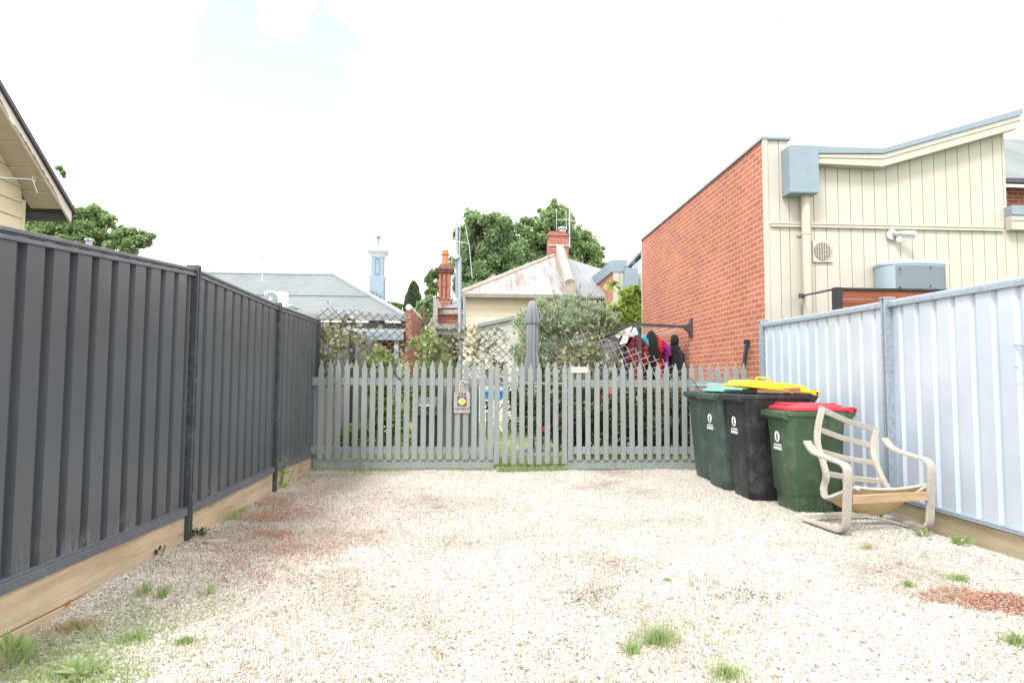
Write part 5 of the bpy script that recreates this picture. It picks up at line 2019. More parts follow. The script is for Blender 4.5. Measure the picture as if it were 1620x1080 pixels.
# cypress
cyb = P(652, 600, 34)
cyb.z = -0.1
cy = empty('cypress_tree', cyb, 'dark conical cypress tree beside the brick dividing wall', 'tree')
zt_ = P(652, 447, 34).z
n = 9000
t = rng.uniform(0, 1, n) ** 0.8
hgt = zt_ - 1.0
z = 1.0 + t * hgt
rprof = np.interp(t, [0, 0.35, 0.62, 0.85, 0.96, 1.0], [0.64, 0.62, 0.56, 0.40, 0.20, 0.03])
ang = rng.uniform(0, 2 * np.pi, n)
rr_ = rprof * (0.72 + 0.28 * rng.uniform(0, 1, n) + 0.13 * np.sin(ang * 5 + z * 2.2))
pts = np.stack([cyb.x + rr_ * np.cos(ang), 34 + rr_ * np.sin(ang), z], 1)
dd = np.stack([0.35 * np.cos(ang), 0.35 * np.sin(ang), np.ones(n)], 1)
dd /= np.linalg.norm(dd, axis=1, keepdims=True)
v, f = leaf_arrays(pts, 0.26, 0.10, dd)
fast_mesh('crown', v, f, M_leaf_cyp, cy, org=cyb)
m = MB()
m.tube([cyb, (cyb.x, 34, zt_ * 0.55), (cyb.x, 34, zt_ - 0.3)], [0.2, 0.32, 0.04], 8)
m.build('trunk', M_leaf_cyp, cy, cyb)

# ------------------------------------------------------------------ shrubs in the back yard


def shrub(name, label, ellipsoids, mt, leaf_len, ratio, dens, stems_r=0.015, clump=0.3, shell=0.3, extra=None, cat='shrub', group=None):
    c0 = Vector(ellipsoids[0][0])
    base = Vector((c0.x, c0.y, -0.02))
    root = empty(name, base, label, cat, group)
    vs, fs, k = [], [], 0
    m_ = MB()
    for c, rad in ellipsoids:
        n_ = int(dens * rad[0] * rad[2])
        pts_, cl = blob_points(c, rad, n_, clump, max(8, int(30 * rad[0] * rad[2] + 8)), shell)
        pts_[:, 2] = np.maximum(pts_[:, 2], 0.03)
        v_, f_ = leaf_arrays(pts_, leaf_len, leaf_len * ratio)
        vs.append(v_)
        fs.append(f_ + k)
        k += len(v_)
        for q_ in cl[:: max(1, len(cl) // 6)]:
            q_ = Vector(q_)
            q_.z = max(q_.z, 0.1)
            m_.tube([base + Vector((random.uniform(-.15, .15), random.uniform(-.15, .15), 0)), base.lerp(q_, 0.5) + Vector((0, 0, 0.15)), q_], [stems_r, stems_r * 0.7, stems_r * 0.3], 5)
    m_.build('stems', M_bark, root, base)
    fast_mesh('foliage', np.concatenate(vs), np.concatenate(fs), mt, root, org=base)
    if extra:
        extra(root, base)
    return root


def budd_sprays(root, base):
    m_ = MB()
    cs, ds = [], []
    for _ in range(95):
        px = random.uniform(808, 985)
        top = np.interp(px, [808, 850, 880, 905, 945, 985], [510, 472, 455, 452, 468, 492])
        py = top + random.uniform(-6, 75)
        Y_ = 14.2 + random.uniform(-0.3, 0.5)
        tip_ = P(px + random.gauss(0, 6), py, Y_)
        st_ = P(900 + (px - 900) * 0.72, py + random.uniform(35, 60), Y_ + 0.1)
        ln_ = [st_, st_.lerp(tip_, 0.5) + Vector((0, 0, 0.05)), st_.lerp(tip_, 0.85) + Vector((0, 0, 0.04)), tip_]
        m_.tube(ln_, [0.006, 0.005, 0.004, 0.002], 4)
        for k_ in range(26):
            f_ = random.uniform(0.1, 1.0)
            q_ = along(ln_, f_)
            cs.append(q_ + Vector((random.gauss(0, .015), random.gauss(0, .015), random.gauss(0, .015))))
            d_ = (tip_ - st_).normalized() + Vector((random.gauss(0, .8), random.gauss(0, .8), random.gauss(-0.1, .6)))
            ds.append(d_.normalized())
    m_.build('spray', M_bark, root, base)
    v_, f_ = leaf_arrays(np.array(cs), 0.115, 0.028, np.array(ds))
    fast_mesh('spray_leaves', v_, f_, M_leaf_budd, root, org=base)
    budd_flowers(root, base)


def budd_flowers(root, base):
    spots = [(882, 535), (890, 545), (876, 540), (905, 522), (935, 492), (918, 468), (860, 505), (845, 475), (884, 470), (899, 560), (868, 565), (910, 535), (824, 490), (945, 520), (878, 555)]
    vs, fs, k = [], [], 0
    for (px, py) in spots:
        p_ = P(px, py, 13.9 + random.uniform(-0.2, 0.3))
        d_ = np.array([random.uniform(-0.6, 0.6), random.uniform(-0.3, 0.3), 1.0])
        d_ /= np.linalg.norm(d_)
        t_ = rng.uniform(-1, 1, 30)
        pts_ = np.array(p_) + d_ * t_[:, None] * 0.065 + rng.normal(0, 0.013, (30, 3)) * (1.3 - np.abs(t_))[:, None]
        v_, f_ = leaf_arrays(pts_, 0.03, 0.02)
        vs.append(v_)
        fs.append(f_ + k)
        k += len(v_)
    fast_mesh('flowers', np.concatenate(vs), np.concatenate(fs), M_flower, root, org=base)


E = lambda px, py, Y, rx, ry, dy=None: (P(px, py, Y), (rx * Y / F, dy or rx * Y / F, ry * Y / F))
shrub('butterfly_bush', 'grey-green butterfly bush with small purple flower spikes behind the parasol',
      [E(900, 530, 14.6, 60, 40, 0.6), E(895, 495, 14.8, 38, 30, 0.5), E(850, 525, 14.8, 42, 38, 0.5), E(945, 520, 15.0, 40, 38, 0.5), E(900, 570, 14.6, 75, 40, 0.6), E(870, 490, 14.8, 24, 22, 0.35), E(925, 490, 14.8, 26, 22, 0.35),
       E(840, 560, 14.4, 35, 35, 0.4), E(965, 505, 15.1, 20, 20, 0.3), E(908, 474, 14.9, 18, 14, 0.25)],
      M_leaf_budd, 0.115, 0.26, 9000, 0.02, 0.26, 0.35, budd_sprays)
shrub('dark_shrub', 'dense dark green shrub low behind the right picket gate',
      [((1.9, 9.75, 0.55), (0.75, 0.4, 0.58)), ((2.9, 9.8, 0.5), (0.8, 0.4, 0.52)), ((1.45, 10.1, 0.6), (0.45, 0.4, 0.7)), ((3.55, 9.9, 0.45), (0.4, 0.35, 0.45))],
      M_leaf_dark, 0.085, 0.5, 8500, 0.015, 0.3, 0.3)
shrub('dark_shrub', 'dark leafy shrub behind the narrow picket gate below the parasol',
      [((1.15, 13.4, 0.75), (0.5, 0.4, 0.75)), ((1.55, 13.0, 0.65), (0.5, 0.4, 0.65))],
      M_leaf_dark, 0.09, 0.45, 8000, 0.015, 0.3, 0.3)


def vine_arm(root, base):
    pts_ = [P(*q_, 15.7) for q_ in ((1010, 492), (1003, 480), (990, 465), (982, 460), (975, 452), (970, 448))]
    m_ = MB()
    m_.tube(pts_, 0.014, 5)
    m_.build('tendril', M_bark, root, base)
    c_ = np.array([p_ + Vector((random.gauss(0, .08), 0, random.gauss(0, .09))) for p_ in pts_ for _ in range(7)])
    v_, f_ = leaf_arrays(c_, 0.19, 0.16)
    fast_mesh('tendril_leaves', v_, f_, M_leaf_vine, root, org=base)


shrub('grape_vine', 'bright lime green grape vine climbing at the end of the brick wall',
      [E(996, 490, 15.9, 24, 26, 0.3), E(980, 503, 15.8, 32, 22, 0.3), E(1004, 470, 16.0, 14, 20, 0.25), E(958, 510, 15.6, 28, 18, 0.3), E(997, 520, 15.8, 26, 28, 0.3)],
      M_leaf_vine, 0.17, 0.85, 4200, 0.015, 0.25, 0.3, vine_arm)
shrub('leafy_plant', 'tall lime green leafy plant behind the left gate near the paling fence', [E(620, 580, 11.6, 34, 36, 0.35), E(640, 650, 11.4, 26, 52, 0.3), E(605, 640, 11.5, 20, 52, 0.25), E(585, 670, 11.2, 18, 36, 0.25)], M_leaf_lime, 0.12, 0.6, 5200, 0.012, 0.3, 0.3)
shrub('leafy_plant', 'tall lime green leafy plant behind the left gate below the brick dividing wall', [E(672, 555, 12.6, 26, 34, 0.35), E(690, 575, 12.4, 28, 36, 0.35), E(655, 600, 12.4, 22, 40, 0.3)], M_leaf_lime, 0.13, 0.6, 3600, 0.012, 0.3, 0.3)
shrub('leafy_plant', 'low bright green plant behind the left gate at the paling fence foot', [E(562, 688, 10.4, 30, 24, 0.25), E(640, 700, 10.6, 18, 16, 0.2)], M_leaf_lime, 0.10, 0.6, 5000, 0.01, 0.3, 0.3)

# red flowers by the narrow gate
for (px, py, lab) in ((858.5, 680, 'small red flowers low behind the narrow picket gate'), (885.5, 661, 'small red flowers beside the right post of the narrow picket gate')):
    c = P(px, py, 9.6)
    root = empty('red_flower', (c.x, c.y, 0), lab, 'flowers')
    pts = np.array(c) + rng.normal(0, 1, (26, 3)) * (0.012, 0.012, 0.030)
    v, f = leaf_arrays(pts, 0.05, 0.04)
    fast_mesh('petals', v, f, M_redflower, root, org=(c.x, c.y, 0))
    m = MB()
    m.tube([(c.x, c.y, -0.02), c], 0.006, 5)
    m.build('stem', M_leaf_dark, root, (c.x, c.y, 0))

# old paling fence continuing the boundary
pf_o = (XL, 11.5, 0)
pf = empty('paling_fence', pf_o, 'old grey timber paling fence behind the left trellis', 'fence')
m = MB()
y = 8.78
while y < 14.6:
    h = 1.98 + random.uniform(-0.03, 0.03)
    m.box(XL - 0.01, XL + 0.008 + random.uniform(0, 0.006), y, y + 0.088, -0.05, h)
    y += 0.105 + random.uniform(-0.004, 0.006)
m.build('paling_panel', M_paling, pf, pf_o)
m = MB()
for z in (0.4, 1.55):
    m.box(XL - 0.06, XL - 0.0105, 8.78, 14.6, z, z + 0.07)
m.build('rail', M_paling, pf, pf_o)
for y in (11.0, 13.4):
    m = MB()
    m.box(XL + 0.016, XL + 0.10, y - 0.05, y + 0.05, -0.1, 2.0)
    m.build('post', M_darkgrey, pf, pf_o)

# ------------------------------------------------------------------ trellises


def clip(poly, p, d):
    t0, t1 = -1e9, 1e9
    n_ = len(poly)
    area = sum(poly[i][0] * poly[(i + 1) % n_][1] - poly[(i + 1) % n_][0] * poly[i][1] for i in range(n_))
    sg_ = 1 if area > 0 else -1
    for i in range(n_):
        a, b = poly[i], poly[(i + 1) % n_]
        nx_, ny_ = -(b[1] - a[1]) * sg_, (b[0] - a[0]) * sg_
        den = nx_ * d[0] + ny_ * d[1]
        num = nx_ * (p[0] - a[0]) + ny_ * (p[1] - a[1])
        if abs(den) < 1e-9:
            if num < 0:
                return None
        else:
            t = -num / den
            if den > 0:
                t0 = max(t0, t)
            else:
                t1 = min(t1, t)
    return (t0, t1) if t1 > t0 else None


def trellis(label, poly_px, Y, ang1, ang2, spc1, spc2, mt, leaf_spots, nleaf, name='willow_trellis'):
    poly = [(P(px, py, Y).x, P(px, py, Y).z) for px, py in poly_px]
    cx = sum(p[0] for p in poly) / len(poly)
    cz = sum(p[1] for p in poly) / len(poly)
    o = Vector((cx, Y, min(p[1] for p in poly)))
    root = empty(name, o, label, 'trellis', 'trellises behind the picket gates')
    for a, spc, yo_ in ((ang1, spc1, 0.0), (ang2, spc2, 0.012)):
        d = (math.cos(a), math.sin(a))
        nrm = (-d[1], d[0])
        m_ = MB()
        for k in range(-60, 61):
            j = random.uniform(-0.006, 0.006)
            p = (cx + nrm[0] * (k * spc + j), cz + nrm[1] * (k * spc + j))
            a2 = a + random.uniform(-0.012, 0.012)
            d2 = (math.cos(a2), math.sin(a2))
            r_ = clip(poly, p, d2)
            if not r_:
                continue
            t0, t1 = r_[0] - random.uniform(-0.01, 0.03), r_[1] + random.uniform(-0.01, 0.03)
            if t1 - t0 < 0.05:
                continue
            q0 = (p[0] + d2[0] * t0, Y + yo_, p[1] + d2[1] * t0)
            q1 = (p[0] + d2[0] * t1, Y + yo_, p[1] + d2[1] * t1)
            qm = ((q0[0] + q1[0]) / 2, Y + yo_ + random.uniform(-0.008, 0.008), (q0[2] + q1[2]) / 2)
            m_.bar(q0, qm, 0.009, 0.011, (0, 1, 0))
            m_.bar(qm, q1, 0.009, 0.011, (0, 1, 0))
        m_.build('lattice', mt, root, o)
    cs = []
    for (px, py, sx, sy, wgt) in leaf_spots:
        for _ in range(int(nleaf * wgt)):
            p = P(px + random.gauss(0, sx), py + random.gauss(0, sy), Y - 0.02 + random.uniform(-0.03, 0.04))
            cs.append(p)
    cs = np.array(cs)
    n_ = len(cs)
    # rounded six-sided leaves
    nr = rand_dirs(n_) * 0.7 + np.array([0, -1.0, 0.2])
    nr /= np.linalg.norm(nr, axis=1, keepdims=True)
    a = np.cross(nr, rand_dirs(n_))
    a /= np.linalg.norm(a, axis=1, keepdims=True)
    b = np.cross(nr, a)
    r_ = 0.028 * rng.uniform(0.7, 1.35, n_)
    v_ = np.empty((n_, 7, 3))
    v_[:, 0] = cs - nr * (r_ * 0.3)[:, None]
    for k in range(6):
        t = k * math.pi / 3
        rk = r_ * (1.15 if k % 2 == 0 else 0.9)
        v_[:, k + 1] = cs + a * (rk * math.cos(t))[:, None] + b * (rk * math.sin(t))[:, None]
    bi = (np.arange(n_) * 7)[:, None]
    f_ = np.concatenate([bi + [[0, k + 1, (k + 1) % 6 + 1]] for k in range(6)])
    fast_mesh('leaves', v_.reshape(-1, 3), f_, M_leaf_olive, root, org=o)
    m_ = MB()
    for _ in range(26):
        px, py, sx, sy, w_ = random.choice(leaf_spots)
        p = P(px + random.gauss(0, sx), py + random.gauss(0, sy), Y - 0.01)
        pts_ = [p]
        a_ = random.uniform(0, 6.28)
        for _k in range(5):
            a_ += random.gauss(0, 0.7)
            p = p + Vector((0.085 * math.cos(a_), random.uniform(-0.02, 0.02), 0.07 * math.sin(a_)))
            pts_.append(p)
        m_.tube(pts_, [0.005, 0.005, 0.004, 0.004, 0.003, 0.002], 4)
    tag(m_.build('vine_stems', M_lattice, root, o), kind='stuff')
    return root


trellis('grey willow trellis with scattered olive leaves above the left picket gate',
        [(500, 494), (516, 487), (640, 500), (745, 514), (803, 524), (815, 590), (780, 612), (498, 612)], 8.78, R(-47), R(40), 0.078, 0.082, M_lattice,
        [(525, 535, 14, 22, 0.30), (515, 580, 12, 18, 0.18), (560, 530, 18, 14, 0.16), (590, 570, 25, 18, 0.12), (650, 575, 25, 20, 0.10), (715, 540, 14, 12, 0.16),
         (760, 550, 22, 20, 0.20), (785, 590, 9, 12, 0.14), (700, 570, 30, 20, 0.08)], 330)
trellis('pale willow trellis leaning over the right picket gate in front of the washing',
        [(918, 520), (960, 536), (1050, 571), (1085, 590), (1075, 612), (905, 612), (858, 600), (884, 560)], 8.76, R(-65), R(21), 0.098, 0.088, M_lattice_pale,
        [(925, 560, 18, 16, 0.34), (900, 570, 14, 12, 0.18), (880, 590, 12, 8, 0.20), (955, 580, 20, 14, 0.14), (985, 590, 18, 12, 0.08), (890, 630, 8, 14, 0.08)], 300)

# ------------------------------------------------------------------ parasol
UY = 10.4
ub = P(842, 600, UY)
uo = Vector((ub.x, UY, 0))
um = empty('parasol', uo, 'closed grey parasol standing behind the narrow picket gate', 'parasol')


def star(c, r, z, n_=40, folds=9, amp=0.22, ph=0.0):
    return [Vector((c[0] + r * (1 + amp * math.sin(folds * t + ph)) * math.cos(t), c[1] + r * (1 + amp * math.sin(folds * t + ph)) * math.sin(t), z)) for t in [2 * math.pi * k / n_ for k in range(n_)]]


zf = lambda py: P(842, py, UY).z
m = MB()
m.rings([star(uo, 0.035, zf(476), amp=0.02), star(uo, 0.060, zf(478), amp=0.05), star(uo, 0.085, zf(490), amp=0.12), star(uo, 0.115, zf(509), amp=0.20), star(uo, 0.105, zf(512), amp=0.15)])
m.build('vent_cap', M_umbrella, um, uo, smooth=True)
m = MB()
m.rings([star(uo, 0.085, zf(508), amp=0.10), star(uo, 0.097, zf(525), amp=0.15, ph=0.3), star(uo, 0.094, zf(545), amp=0.16, ph=0.5), star(uo, 0.084, zf(554), amp=0.12, ph=0.7), star(uo, 0.098, zf(566), amp=0.2, ph=0.9), star(uo, 0.122, zf(590), amp=0.30, ph=1.1), star(uo, 0.125, zf(605), amp=0.34, ph=1.2)])
m.build('canopy', M_umbrella, um, uo, smooth=True)
m = MB()
m.tube([(uo.x, UY, -0.02), (uo.x, UY, zf(476) + 0.01)], 0.022, 10)
m.build('pole', M_darkgrey, um, uo, smooth=True)
m = MB()
m.lathe([(0.22, -0.02), (0.22, 0.05), (0.05, 0.09), (0.04, 0.25)], uo, 20)
m.build('base', M_darkgrey, um, uo, smooth=True)

# ------------------------------------------------------------------ clothesline and washing
LY0, LY1, LX0, LZ = PXP(1092, 517, BX - 0.03).y, 14.3, 2.95, 2.17
lo = Vector((BX, LY0, LZ))
cl = empty('clothesline', lo, 'black folding wall clothesline fixed to the orange brick wall', 'clothesline')
m = MB()
pA = P(1086, 517, LY0)
pB = P(1001, 512.5, LY0)
pC = PXP(955, 534, pB.x)
m.bar(pA, pB, 0.045, 0.055)
m.bar(pB, pC, 0.045, 0.05)
m.bar(pC, (BX - 0.05, pC.y, pC.z), 0.05, 0.05)
m.build('frame', M_darkgrey, cl, lo, bevel=0.006)
m = MB()
m.prism([(BX - 0.002, LY0 - 0.06, pA.z + 0.17), (BX - 0.03, LY0 - 0.06, pA.z + 0.17), (BX - 0.06, LY0 - 0.06, pA.z + 0.06), (pA.x - 0.03, LY0 - 0.06, pA.z + 0.04), (pA.x - 0.03, LY0 - 0.06, pA.z - 0.05),
         (BX - 0.06, LY0 - 0.06, pA.z - 0.09), (BX - 0.03, LY0 - 0.06, pA.z - 0.20), (BX - 0.002, LY0 - 0.06, pA.z - 0.20)][::-1], (0, 0.12, 0))
m.build('wall_bracket', M_darkgrey, cl, lo, bevel=0.006)
m = MB()
p = P(1012, 517, LY0 + 0.1)
m.bar(p, (p.x, p.y, 0.0), 0.05, 0.05, (0, 1, 0))
m.build('support_leg', M_darkgrey, cl, lo)
m = MB()
for k in range(6):
    x = LX0 + 0.12 + k * 0.19
    m.tube([(x, LY0, LZ + 0.02), (x, pC.y, pC.z)], 0.004, 4)
m.build('line', M_white, cl, lo)


def cloth_mat(name, col, rough=0.9):
    return mat(name, col, rough, 0.18, 7, bmp=0.1, bscale=80)


def plaid_mat():
    m_, nt, b = new_mat('red_plaid')
    g_ = nt.nodes.new('ShaderNodeNewGeometry')
    s_ = nt.nodes.new('ShaderNodeSeparateXYZ')
    nt.links.new(g_.outputs['Position'], s_.inputs[0])
    outs = []
    for ax, per in (('Z', 0.10), ('Y', 0.12)):
        mu = N(nt, 'ShaderNodeMath', operation='MULTIPLY')
        mu.inputs[1].default_value = 1 / per
        nt.links.new(s_.outputs[ax], mu.inputs[0])
        fr = N(nt, 'ShaderNodeMath', operation='FRACT')
        nt.links.new(mu.outputs[0], fr.inputs[0])
        gt = N(nt, 'ShaderNodeMath', operation='GREATER_THAN')
        gt.inputs[1].default_value = 0.5
        nt.links.new(fr.outputs[0], gt.inputs[0])
        outs.append(gt.outputs[0])
    ad = N(nt, 'ShaderNodeMath', operation='ADD')
    nt.links.new(outs[0], ad.inputs[0])
    nt.links.new(outs[1], ad.inputs[1])
    dv = N(nt, 'ShaderNodeMath', operation='MULTIPLY')
    dv.inputs[1].default_value = 0.5
    nt.links.new(ad.outputs[0], dv.inputs[0])
    r_ = ramp(nt, dv.outputs[0], [(0.0, (0.26, 0.012, 0.022)), (0.5, (0.085, 0.008, 0.014)), (1.0, (0.010, 0.008, 0.010))])
    nt.links.new(r_.outputs[0], b.inputs['Base Color'])
    b.inputs['Roughness'].default_value = 0.95
    return m_


def garment(name, label, cat, x, y, ztop, rows, mt, sleeves=None, hood=False, yaw=0.0, extra=None):
    """hangs in the plane of the line (along y): rows = (dz, half width, thickness)"""
    o = Vector((x, y, ztop))
    m_ = MB()
    rings = []
    ph = random.uniform(0, 6)
    n_ = 28
    for (dz, hw_, th_) in rows:
        ring = []
        for k in range(n_):
            t = 2 * math.pi * k / n_
            fold = 1 + 0.35 * math.sin(5 * t + ph + dz * 3) * min(1, -dz * 2 + 0.1)
            ring.append(Vector((th_ * math.sin(t) * fold, hw_ * math.cos(t), dz + 0.012 * math.sin(7 * t + ph) * (dz < -0.3))))
        rings.append(ring)
    m_.rings(rings)
    if sleeves:
        ln, r_, spread = sleeves
        for s_ in (-1, 1):
            sh = rows[2][1] * 0.9
            pts_ = [Vector((0, s_ * sh * 0.75, rows[2][0] - 0.03)), Vector((0.012, s_ * (sh + spread * 0.5), rows[1][0] - ln * 0.35)), Vector((-0.008, s_ * (sh + spread * 0.8), rows[1][0] - ln * 0.7)), Vector((0.01, s_ * (sh + spread), rows[1][0] - ln))]
            m_.tube(pts_, [r_ * 0.8, r_, r_ * 0.9, r_ * 0.8], 10)
    if hood:
        m_.lathe([(0.01, 0.15), (0.06, 0.13), (0.085, 0.07), (0.09, 0.0), (0.07, -0.05), (0.03, -0.07)], (0, -rows[1][1] * 0.2, 0.0), 12, (0.7, 1.2))
    rt_m = Matrix.Rotation(yaw, 4, 'Z')
    m_.xf(Matrix.Translation(o) @ rt_m)
    ob = m_.build(name, mt, None, o, smooth=True)
    tag(ob, label, cat, 'washing on the clothesline')
    return ob


SH = lambda L, w: [(0.0, w * 0.22, 0.02), (-0.05, w * 0.55, 0.03), (-0.13, w * 0.92, 0.04), (-0.24, w, 0.045), (-L * 0.6, w * 0.9, 0.05), (-L * 0.85, w * 0.98, 0.055), (-L, w * 1.02, 0.055)]


def hang(px, py, Y):
    p_ = P(px, py, Y)
    return p_.x, Y, p_.z


x, y, z = hang(1066, 541, 12.15)
garment('hooded_jacket', 'black hooded jacket hanging nearest the wall bracket', 'jacket', x, y, z, SH(0.80, 0.21), cloth_mat('black_fleece', (0.012, 0.012, 0.016)), (0.58, 0.055, 0.10), True, R(20))
x, y, z = hang(1051, 540, 12.3)
garment('purple_blouse', 'magenta and purple top hanging between the black jacket and the red top', 'top', x, y, z, SH(0.62, 0.17), mat('magenta_print', (0.42, 0.02, 0.20), 0.9, 0.3, 22, col2=(0.14, 0.03, 0.22)), (0.24, 0.05, 0.05), False, R(15))
x, y, z = hang(1038, 529, 12.3)
garment('red_blouse', 'bright red top hanging on the clothesline', 'top', x, y, z, SH(0.85, 0.19), cloth_mat('red_cotton', (0.55, 0.012, 0.022)), (0.30, 0.055, 0.04), False, R(14))
x, y, z = hang(1030, 523, 12.4)
garment('black_dress', 'long black garment hanging between the red top and the teal one', 'top', x, y, z, SH(0.98, 0.22), cloth_mat('black_cotton', (0.013, 0.013, 0.016)), (0.55, 0.05, 0.08), False, R(18))
x, y, z = hang(1020, 530, 12.6)
garment('teal_blouse', 'teal top hanging between the plaid shirt and a black garment', 'top', x, y, z, SH(0.50, 0.17), cloth_mat('teal_cotton', (0.02, 0.30, 0.33)), (0.20, 0.045, 0.04), False, R(10))
x, y, z = hang(1017, 531, 13.0)
garment('white_blouse', 'pale white and lilac top beside the teal one on the line', 'top', x, y, z, SH(0.5, 0.16), mat('lilac_print', (0.60, 0.55, 0.66), 0.9, 0.2, 30), (0.20, 0.045, 0.03), False, R(10))
x, y, z = hang(1008, 530, 12.2)
garment('plaid_shirt', 'red and black plaid shirt hanging on the clothesline', 'shirt', x, y, z, SH(0.88, 0.24), plaid_mat(), (0.52, 0.055, 0.10), False, R(24))
x, y, z = hang(995, 533, 12.6)
garment('dark_trousers', 'black trousers hanging left of the plaid shirt', 'trousers', x, y, z, [(0, 0.17, 0.03), (-0.06, 0.19, 0.05), (-0.35, 0.2, 0.06), (-0.75, 0.18, 0.06), (-0.95, 0.18, 0.055)], cloth_mat('black_denim', (0.016, 0.017, 0.022)), None, False, R(14))
# draped cloth over the far bar
pts0 = [P(999, 515, 12.4), P(988, 519, 12.7), P(976, 528, 13.2), P(970, 538, 13.4)]
pts1 = [P(989, 543, 12.4), P(984, 546, 12.6), P(980, 545, 12.9), P(976, 545, 13.2)]
m = MB()
rows_ = []
for i in range(9):
    t = i / 8
    rows_.append([along(pts0, u).lerp(along(pts1, u), t) + Vector((0.02 * math.sin(u * 16 + t * 2), 0.03 * math.sin(u * 11), 0)) for u in np.linspace(0, 1, 13)])
vs = [p_ for r_ in rows_ for p_ in r_]
m.add(vs, [(j * 13 + i, j * 13 + i + 1, (j + 1) * 13 + i + 1, (j + 1) * 13 + i) for j in range(8) for i in range(12)])
tw = m.build('cream_towel', mat('cream_cloth', (0.62, 0.57, 0.48), 0.9, 0.12, 6), None, pts0[1], smooth=True)
md = tw.modifiers.new('thick', 'SOLIDIFY')
md.thickness = 0.02
tag(tw, 'cream towel draped in a triangle below the clothesline corner', 'towel', 'washing on the clothesline')
for (px, py, Y, L, w, col, lab, nm) in ((985, 531, 12.8, 0.85, 0.20, (0.02, 0.02, 0.026), 'black shirt hanging just left of the black trousers under the cream towel', 'black_shirt'), (963, 537, 12.6, 0.70, 0.20, (0.09, 0.085, 0.10), 'mid grey shirt between the charcoal and dark grey clothes', 'grey_shirt'),
                                        (972, 533, 13.0, 0.60, 0.28, (0.055, 0.052, 0.065), 'dark grey printed top hanging below the cream towel', 'grey_jumper'),
                                        (955, 538, 13.3, 0.85, 0.27, (0.030, 0.030, 0.040), 'charcoal top at the far left end of the washing', 'charcoal_jumper'),
                                        (1004, 518, 13.0, 0.40, 0.11, (0.40, 0.50, 0.54), 'pale blue-white cloth hanging behind the plaid shirt', 'pale_cloth')):
    x, y, z = hang(px, py, Y)
    garment(nm, lab, 'cloth' if 'cloth' in nm else ('shirt' if 'shirt' in nm else 'jumper'), x, y, z, SH(L, w), mat(nm + '_cloth', col, 0.9, 0.35, 14), (0.3, 0.05, 0.05), False, R(30))

# ------------------------------------------------------------------ things behind the left gate
bY = 10.2
bo = P(674, 700, bY)
bo = Vector((bo.x, bY + 0.25, 0))
bq = empty('barbecue', bo, 'black hooded barbecue on a dark cabinet behind the left picket gate', 'barbecue')
c0, c1 = P(655, 700, bY), P(692, 657, bY)
m = MB()
m.box(c0.x, c1.x, bY, bY + 0.5, 0.0, c1.z)
m.build('cabinet', M_black, bq, bo, bevel=0.01)
m = MB()
m.box(c0.x - 0.03, c1.x + 0.02, bY - 0.03, bY + 0.52, c1.z + 0.001, c1.z + 0.05)
m.build('shelf', M_darkgrey, bq, bo, bevel=0.006)
m = MB()
h0, h1 = P(660, 654, bY), P(691, 629, bY)
prof = [(bY, h0.z), (bY, h0.z + 0.12), (bY + 0.06, h1.z - 0.03), (bY + 0.14, h1.z), (bY + 0.40, h1.z), (bY + 0.48, h1.z - 0.08), (bY + 0.48, h0.z)]
m.prism([(h0.x, yy_, zz_) for yy_, zz_ in prof], (h1.x - h0.x, 0, 0))
hd = m.build('hood', M_darkgrey, bq, bo, bevel=0.01)
m = MB()
m.tube([(h0.x + 0.04, bY - 0.04, h0.z + 0.13), (h1.x - 0.04, bY - 0.04, h0.z + 0.13)], 0.014, 8)
m.build('hood_handle', M_chrome, hd, bo, smooth=True)

# fibre board behind the gate
m = MB()
f0, f1 = P(693, 712, 8.72), P(758, 606, 8.72)
m.box(f0.x, f1.x, 8.72, 8.735, f0.z, f1.z)
xm = P(745, 660, 8.72).x
tag(m.build('fibre_board', M_greyboard, None, ((f0.x + f1.x) / 2, 8.72, f0.z), bevel=0.002), 'flat grey board standing upright behind the moon sign pickets', 'board')

# trestle table with a blue tub and a white sign box
tY = 13.0
t0, t1 = P(764, 652, tY), P(806, 634, tY)
to_ = Vector(((t0.x + t1.x) / 2, tY + 0.3, 0))
tt = empty('trestle_table', to_, 'pale folding table with crossed legs behind the narrow gate', 'table')
ztab = t1.z
m = MB()
m.box(t0.x, t1.x, tY, tY + 0.6, ztab - 0.03, ztab)
m.build('tabletop', M_white, tt, to_, bevel=0.006)
for yy_ in (tY + 0.06, tY + 0.54):
    for (xa, xb) in ((t0.x + 0.05, t1.x - 0.08), (t1.x - 0.05, t0.x + 0.08)):
        m = MB()
        dy = 0.02 if xa < xb else -0.02
        m.bar((xa, yy_ + dy, -0.02), (xb, yy_ + dy, ztab - 0.031), 0.025, 0.025, (0, 1, 0))
        m.build('leg', M_white, tt, to_)
b0, b1 = P(766, 631, tY + 0.1), P(796, 612, tY + 0.1)
cxm = (b0.x + b1.x) / 2
hw = (b1.x - b0.x) / 2
m = MB()
m.rings([rrect(0.36, hw * 1.7, 0.05, ztab + 0.004), rrect(0.42, hw * 2.0, 0.05, ztab + 0.17), rrect(0.46, hw * 2.12, 0.05, ztab + 0.175), rrect(0.46, hw * 2.12, 0.05, ztab + 0.20), rrect(0.40, hw * 1.8, 0.06, ztab + 0.235)])
m.xf(Matrix.Translation((cxm, tY + 0.3, 0)))
tag(m.build('storage_tub', M_tub, None, (cxm, tY + 0.3, ztab), smooth=True), 'blue plastic tub standing on the folding table', 'tub')
s0, s1 = P(765, 651, tY - 0.5), P(776, 632, tY - 0.5)
so = Vector(((s0.x + s1.x) / 2, tY - 0.4, s0.z))
sgn = empty('white_sign', so, 'white sign with a black zigzag mark leaning behind the left gate', 'sign')
m = MB()
m.box(s0.x, s1.x, tY - 0.5, tY - 0.48, s0.z, s1.z)
m.build('sign_plate', M_white, sgn, so)
m = MB()
